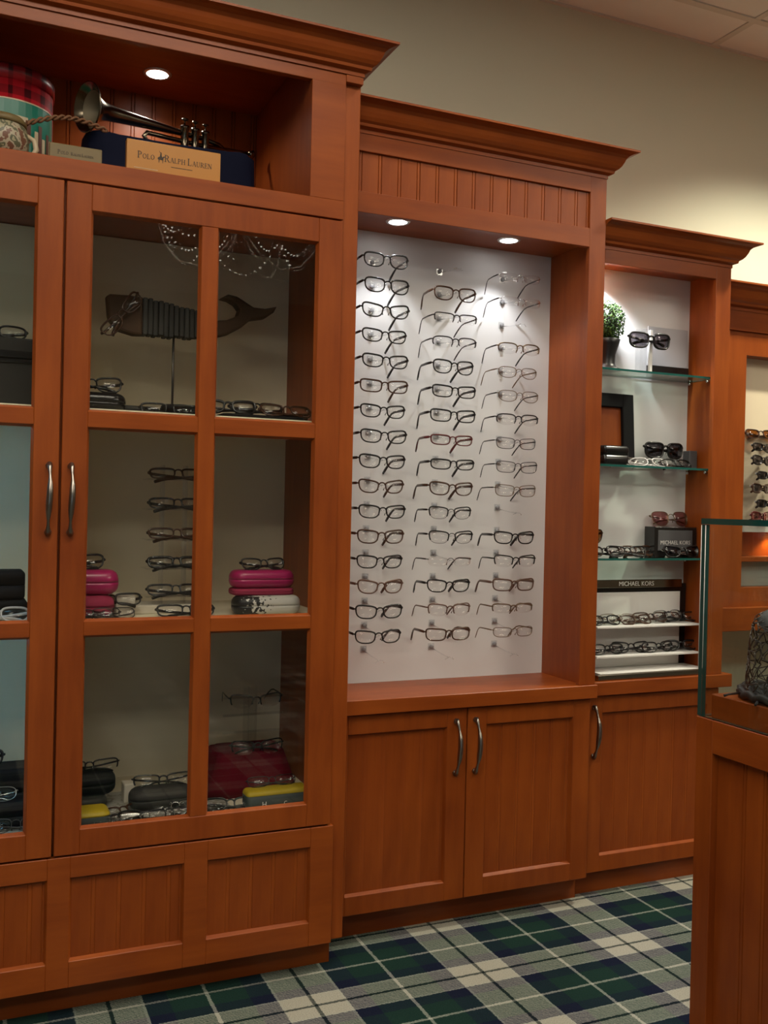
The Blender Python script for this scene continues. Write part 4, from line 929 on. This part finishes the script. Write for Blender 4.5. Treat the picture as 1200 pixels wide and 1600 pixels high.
bm = bmesh.new(); lathe(bm, [(0, .086), (.016, .095), (.028, .125), (.029, .145), (.020, .170), (0, .18)], 16); obj('inner_twigs', bm, 'pot_black', plant)
ast = thing('sunglasses_stand', 'clear acrylic block stand holding black sunglasses', 'stand', (1.848, 2.315, SH1))
bx('block', 'acrylic', ast, -.026, .000, -.012, .012, .004, .132, .0012); bx('slot_post', 'white_plastic', ast, .002, .012, -.020, -.012, .004, .128, .001)
bx('base', 'acrylic', ast, -.03, .05, -.04, .02, 0, .0036, .0006)
eyeglasses('black sunglasses hung on the clear block on the top shelf', (1.840, 2.278, SH1 + .070), 'sun', 'big', B_, None, 'lens_grad', pose='folded', rotz=R(-4), scale=.98, name='sunglasses', cat='sunglasses', group=None)
cd = thing('display_card', 'translucent white display card with black foot on the top shelf', 'card', (1.955, 2.343, SH1))
bm = bmesh.new(); box(bm, -.075, .075, -.001, .003, .0345, .150, .001); obj('card', bm, 'card_grey', cd)
bm = bmesh.new(); box(bm, -.073, .075, -.008, .008, 0, .034, .001); obj('foot', bm, 'black_gloss', cd)
# second shelf
pf = thing('mirror_frame', 'wide black framed mirror, its wood reflection a brown panel, on the second glass shelf', 'frame', (1.745, 2.338, SH2), (R(-4), 0, 0))
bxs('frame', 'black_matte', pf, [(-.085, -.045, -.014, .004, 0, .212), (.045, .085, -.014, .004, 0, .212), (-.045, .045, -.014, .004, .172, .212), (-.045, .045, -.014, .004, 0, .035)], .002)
bx('mirrored_wood', 'wood_v', pf, -.045, .045, -.002, .002, .035, .172, 0)  # brown panel stands in for wood mirrored in the frame
case('eyeglass_case', 'shiny black case at the left end of the second shelf', 'case', (1.716, 2.288, SH2), (.09, .055, .055), 'black_gloss', bev=.2)
for i, (x, y, a, fm, lb) in enumerate(((1.770, 2.285, 5, S_, 'left'), (1.855, 2.280, -8, 'clear_plastic', 'middle'), (1.955, 2.276, 6, B_, 'right'))):
    eyeglasses('%s eyeglasses lying on the second glass shelf, %s of three' % (['silver', 'clear', 'black'][i], lb), (x, y, SH2 + .0005), 'thin' if i == 0 else 'full', 'oval', fm, pose='folded', tilt=R(36), rotz=R(a), scale=.95, group='eyeglasses on the second shelf')
soft_box('display_block', 'low grey block under the large dark sunglasses', 'block', 1.895, 1.975, 2.312, 2.352, SH2, SH2 + .026, 'panel_grey', .002, 1)
eyeglasses('large dark sunglasses on a low block on the second shelf', (1.934, 2.316, SH2 + .0265), 'sun', 'big', B_, None, 'lens_dark', pose='folded', rotz=R(3), scale=1.03, name='sunglasses', cat='sunglasses')
soft_box('small_box', 'small dark grey box at the right of the second shelf', 'box', 2.010, 2.040, 2.300, 2.330, SH2, SH2 + .054, 'box_grey', .0015, 1)
# third shelf
mk = thing('brand_box', 'black box with grey face and silver brand lettering', 'box', (1.968, 2.325, SH3))
bm = bmesh.new(); box(bm, -.080, .076, -.025, .022, 0, .090, .001); obj('body', bm, 'black_gloss', mk)
bm = bmesh.new(); box(bm, -.068, .060, -.0262, -.0252, .020, .080, .0003); obj('face', bm, 'box_grey', mk)
text_mesh('MICHAEL KORS', .0165, 'text_silver', mk, (-.004, -.0265, .038), (R(90), 0, 0), sx=.98)
bm = bmesh.new(); tube(bm, [(.077, -.0255, .02), (.077, -.0255, .0885), (-.078, -.0255, .0885)], .0006, 5); obj('edge_trim', bm, 'silver', mk)
eyeglasses('rose-tinted sunglasses standing on top of the brand box', (1.970, 2.318, SH3 + .0905), 'thin', 'aviator', O_, None, 'lens_rose', pose='folded', tilt=R(18), scale=1.04, name='sunglasses', cat='sunglasses')
eyeglasses('slim black sunglasses in front of the brand box', (1.975, 2.272, SH3 + .0005), 'full', 'cat', B_, S_, 'lens_grad', pose='folded', tilt=R(16), scale=1.0, name='sunglasses', cat='sunglasses')
for i, (x, y, a) in enumerate(((1.705, 2.285, 4), (1.775, 2.272, -7), (1.832, 2.290, 8))):
    eyeglasses('black eyeglasses on the third glass shelf, %s of three' % ['left', 'middle', 'right'][i], (x, y, SH3 + .0005 + .002 * i), 'full', ['oval', 'soft', 'soft'][i], [B_, B_, T_][i], pose='folded', tilt=R(20 + 6 * i), rotz=R(a), scale=.98, group='eyeglasses on the third shelf')
eyeglasses('amber-lensed sunglasses propped up at the left of the third shelf', (1.672, 2.335, SH3 + .0365), 'full', 'aviator', T_, None, 'lens_amber', pose='folded', scale=.92, name='sunglasses', cat='sunglasses')
soft_box('white_riser', 'small white riser under the amber sunglasses', 'riser', 1.650, 1.702, 2.328, 2.354, SH3, SH3 + .036, 'white_plastic', .001, 1)
# brand display on the counter
CT3 = .6007
bd = thing('brand_display', 'two-tier white eyewear display with silver name bar on the counter', 'display', (1.86, 2.30, CT3))
bm = bmesh.new(); box(bm, -.205, .192, -.058, .056, 0, .016, .002); obj('base', bm, 'steel_dark', bd)
bm = bmesh.new(); box(bm, -.192, .185, -.050, .050, .0162, .0185, .0006); obj('base_top', bm, 'white_plastic', bd)
bm = bmesh.new(); box(bm, -.200, .184, .040, .0565, .019, .262, .001); obj('backing', bm, 'black_gloss', bd)
bm = bmesh.new(); box(bm, -.190, .160, .0375, .0395, .019, .238, .0006); obj('white_board', bm, 'white_plastic', bd)
bm = bmesh.new(); box(bm, -.196, .160, .030, .0395, .252, .2755, .001); nb = obj('name_bar', bm, 'steel_dark', bd)
text_mesh('MICHAEL KORS', .0185, 'text_silver', nb, (-.010, .0297, .2575), (R(90), 0, 0))
for z in (.148, .064):
    bm = bmesh.new(); box(bm, -.190, .178, -.030, .037, z - .006, z, .0008); obj('tier', bm, 'white_plastic', bd)
A_SP = [('full', 'oval', B_), ('thin', 'oval', O_), ('full', 'soft', T_), ('full', 'oval', T_), ('thin', 'oval', G_), ('full', 'soft', B_)]
for i in range(6):
    eyeglasses('eyeglasses on the upper tier of the brand display, %s from the left' % ORD[1:7][i - 1] if i else 'eyeglasses at the left end of the upper display tier', (1.715 + .058 * i, 2.288 + .014 * (i % 2), CT3 + .1485 + .0035 * (i % 2) + (.012 if i == 4 else 0)), *A_SP[i], pose='folded', tilt=R(26 + 5 * (i % 3)), rotz=R([3, -9, 6, -4, 8, -6][i]), scale=.92, group='eyeglasses on the upper display tier')
for i in range(4):
    eyeglasses('black eyeglasses on the lower tier of the brand display, %s from the left' % ORD[1:5][i - 1] if i else 'black eyeglasses at the left end of the lower display tier', (1.722 + .092 * i, 2.286 + .010 * (i % 2), CT3 + .0645), 'full' if i != 3 else 'thick', ['oval', 'soft', 'oval', 'oval'][i], B_, pose='folded', tilt=R(16 + 4 * (i % 2)), rotz=R([2, -6, 5, -3][i]), scale=.94, group='eyeglasses on the lower display tier')

# ------------------------------------------------------------------ wall cabinet: acrylic sunglasses tower
ac = thing('acrylic_tower', 'clear acrylic tower of sunglasses against the cream panel', 'stand', (2.355, 2.385, 1.0345))
bx('back_sheet', 'acrylic', ac, -.085, .10, .008, .0120, 0, .285, .0005)
bx('side_sheet', 'acrylic', ac, -.085, -.0815, -.012, .0075, 0, .285, .0004)
bx('foot', 'white_plastic', ac, -.085, .10, -.014, .012, -.0001, .016, .001)
SUNL = ['lens_grad', 'lens_grad', 'lens_dark', 'lens_grad', 'lens_dark', 'lens_rose']
for i in range(6):
    eyeglasses('sunglasses on the acrylic tower at the far right, %s from the top' % ['first', 'second', 'third', 'fourth', 'fifth', 'sixth'][i], (2.345 + (.022 if i in (2, 4) else 0), 2.342, 1.035 + .018 + (5 - i) * .0445), 'full', ['slim', 'soft', 'slim', 'soft', 'slim', 'soft'][i], [B_, G_, B_, T_, B_, 'burgundy'][i], None, SUNL[i], pose='folded', rotz=R(18), scale=.88, group='sunglasses on the acrylic tower', name='sunglasses', cat='sunglasses')
eyeglasses('brown sunglasses balanced on top of the acrylic tower', (2.375, 2.378, 1.0345 + .2855), 'full', 'soft', T_, None, 'lens_amber', pose='folded', tilt=R(20), scale=.9, name='sunglasses', cat='sunglasses')

# ------------------------------------------------------------------ wire sculpture in the glass case
random.seed(9)
tcx, tcy, RZ = 1.548, 1.418, .7123
tray = thing('woven_tray', 'dark woven tray carrying the wire basket in the case', 'tray', (tcx, tcy, RZ))
bm = bmesh.new()
for ring in range(5):
    rr_ = .126 - .018 * ring
    tube(bm, [(rr_ * math.cos(2 * PI * i / 60) * (1 + .02 * math.sin(i * 1.9 + ring)), rr_ * .95 * math.sin(2 * PI * i / 60) * (1 + .02 * math.cos(i * 2.3)), .011 + .004 * math.sin(i * 2.1 + ring * 2) - .001 * ring) for i in range(60)], .0085, 6, True)
lathe(bm, [(0, .001), (.115, .001), (.115, .010), (0, .010)], 32)
obj('weave', bm, 'tray_black', tray)
bm = bmesh.new(); tube(bm, [(-.120, .055, .012), (-.142, .062, .009), (-.150, .066, .006)], [.003, .002, .003], 6); tube(bm, [(-.138, -.01, .008), (-.146, -.012, .002)], .0025, 6); obj('tassel', bm, 'tray_black', tray)
wb = thing('wire_basket', 'openwork dark wire basket with grey felt crown in the glass case', 'basket', (tcx, tcy, RZ + .019))
NT, NZ_ = 28, 11; Hb = .128
def bp(u, v):
    a = 2 * PI * u; r_ = .118 - .018 * v + .010 * math.sin(3 * a + 2 * v) * v
    h = Hb * v * (1 + .16 * math.cos(a - .9))
    if v > 1: r_ *= max(.06, 1 - ((v - 1) / .30) ** 1.6); h = Hb * (1 + .16 * math.cos(a - .9)) * (1 + (v - 1) * .75)
    return Vector((r_ * math.cos(a), r_ * .95 * math.sin(a), h))
grid = [[(i / NT + random.uniform(-.014, .014) + (.5 / NT if j % 2 else 0), min(1.28, max(0, 1.28 * (j + (random.uniform(-.38, .38) if 0 < j < NZ_ else 0)) / NZ_))) for i in range(NT)] for j in range(NZ_ + 1)]
bm = bmesh.new()
def seg_(p, q):
    pts = []
    bow = random.uniform(-.012, .012)
    for k in range(5):
        s = k / 4; u = p[0] + (q[0] - p[0]) * s + bow * math.sin(PI * s); v = p[1] + (q[1] - p[1]) * s + bow * 1.5 * math.sin(PI * s)
        pts.append(bp(u, max(0, v)))
    tube(bm, pts, random.uniform(.0009, .0016), 5)
for j in range(NZ_):
    for i in range(NT):
        p = grid[j][i]
        i2 = (i + (1 if j % 2 else 0)) % NT; q1 = grid[j + 1][i2]; q2 = grid[j + 1][(i2 - 1) % NT]
        for q in (q1, q2):
            if random.random() < .86:
                du = q[0] - p[0]; du -= round(du); seg_(p, (p[0] + du, q[1]))
        if random.random() < .35:
            q = grid[j][(i + 1) % NT]; du = q[0] - p[0]; du -= round(du); seg_(p, (p[0] + du, q[1]))
tag(obj('wire_mesh', bm, 'wire_brown', wb), kind='stuff')
bm = bmesh.new(); rows = []
for v, rs in ((.95, 1.0), (.98, 1.02), (1.04, 1.0), (1.10, .90), (1.16, .72), (1.20, .40), (1.22, 0)):
    if rs == 0: rows.append([bm.verts.new(bp(0, 1) * 0 + Vector((0, 0, Hb * 1.24)))]); continue
    ring = []
    for i in range(40):
        b = bp(i / 40, min(v, 1)); k = rs * (1 + random.uniform(-.055, .055)); k *= .88; ring.append(bm.verts.new((b.x * k, b.y * k, b.z + Hb * max(0, v - 1) * 1.1 + random.uniform(-.006, .006))))
    rows.append(ring)
for A, B in zip(rows, rows[1:]):
    for k in range(40):
        f = bm.faces.new((A[k], A[(k + 1) % 40], B[0])) if len(B) == 1 else bm.faces.new((A[k], A[(k + 1) % 40], B[(k + 1) % 40], B[k])); f.smooth = True
obj('felt_crown', bm, 'felt_grey', wb)

# ------------------------------------------------------------------ beaded chandelier over the room (seen mirrored in the glass doors)
ch = thing('chandelier', 'iron chandelier with strings of glass beads and candle arms', 'chandelier', (1.02, .42, ZC))
CZ = 2.16 - ZC
bm = bmesh.new(); lathe(bm, [(0, 0), (.06, 0), (.055, -.02), (.012, -.03), (0, -.03)], 20); tube(bm, [(0, 0, -.03), (0, 0, CZ + .12)], .007, 8); lathe(bm, [(0, CZ - .16), (.012, CZ - .15), (.03, CZ - .11), (.018, CZ - .06), (.035, CZ), (.03, CZ + .05), (.012, CZ + .10), (0, CZ + .13)], 20); obj('stem', bm, 'iron', ch)
for k in range(6):
    a = 2 * PI * k / 6 + .3; ca, sa = math.cos(a), math.sin(a)
    bm = bmesh.new(); tube(bm, [(ca * r_, sa * r_, CZ + z) for r_, z in ((.02, -.02), (.08, -.10), (.16, -.155), (.24, -.14), (.30, -.07), (.315, .0), (.31, .03))], .006, 8)
    lathe(bm, [(0, .03), (.03, .035), (.034, .045), (.012, .046), (0, .046)], 16, Matrix.Translation((ca * .31, sa * .31, CZ))); arm = obj('arm', bm, 'pale_iron', ch)
    bm = bmesh.new(); lathe(bm, [(0, .047), (.011, .047), (.011, .12), (.004, .125), (0, .125)], 14, Matrix.Translation((ca * .31, sa * .31, CZ))); obj('candle', bm, 'candle', arm)
bead = bmesh.new()
def beads(p, q, sag, n):
    for i in range(n + 1):
        s = i / n; c = Vector(p).lerp(Vector(q), s); c.z -= sag * 4 * s * (1 - s)
        T = bmesh.new(); bmesh.ops.create_icosphere(T, subdivisions=1, radius=.0080); bmesh.ops.translate(T, verts=T.verts[:], vec=c); merge(bead, T)
for k in range(6):
    a = 2 * PI * k / 6 + .3; b = a + PI / 3
    P = (.31 * math.cos(a), .31 * math.sin(a), CZ + .03); Q = (.31 * math.cos(b), .31 * math.sin(b), CZ + .03)
    beads(P, Q, .09, 13); beads(P, (.03 * math.cos(a), .03 * math.sin(a), CZ + .10), .10, 13)
    beads(P, Q, .15, 15)
tag(obj('bead_strings', bead, 'bead_glass', ch), kind='stuff')
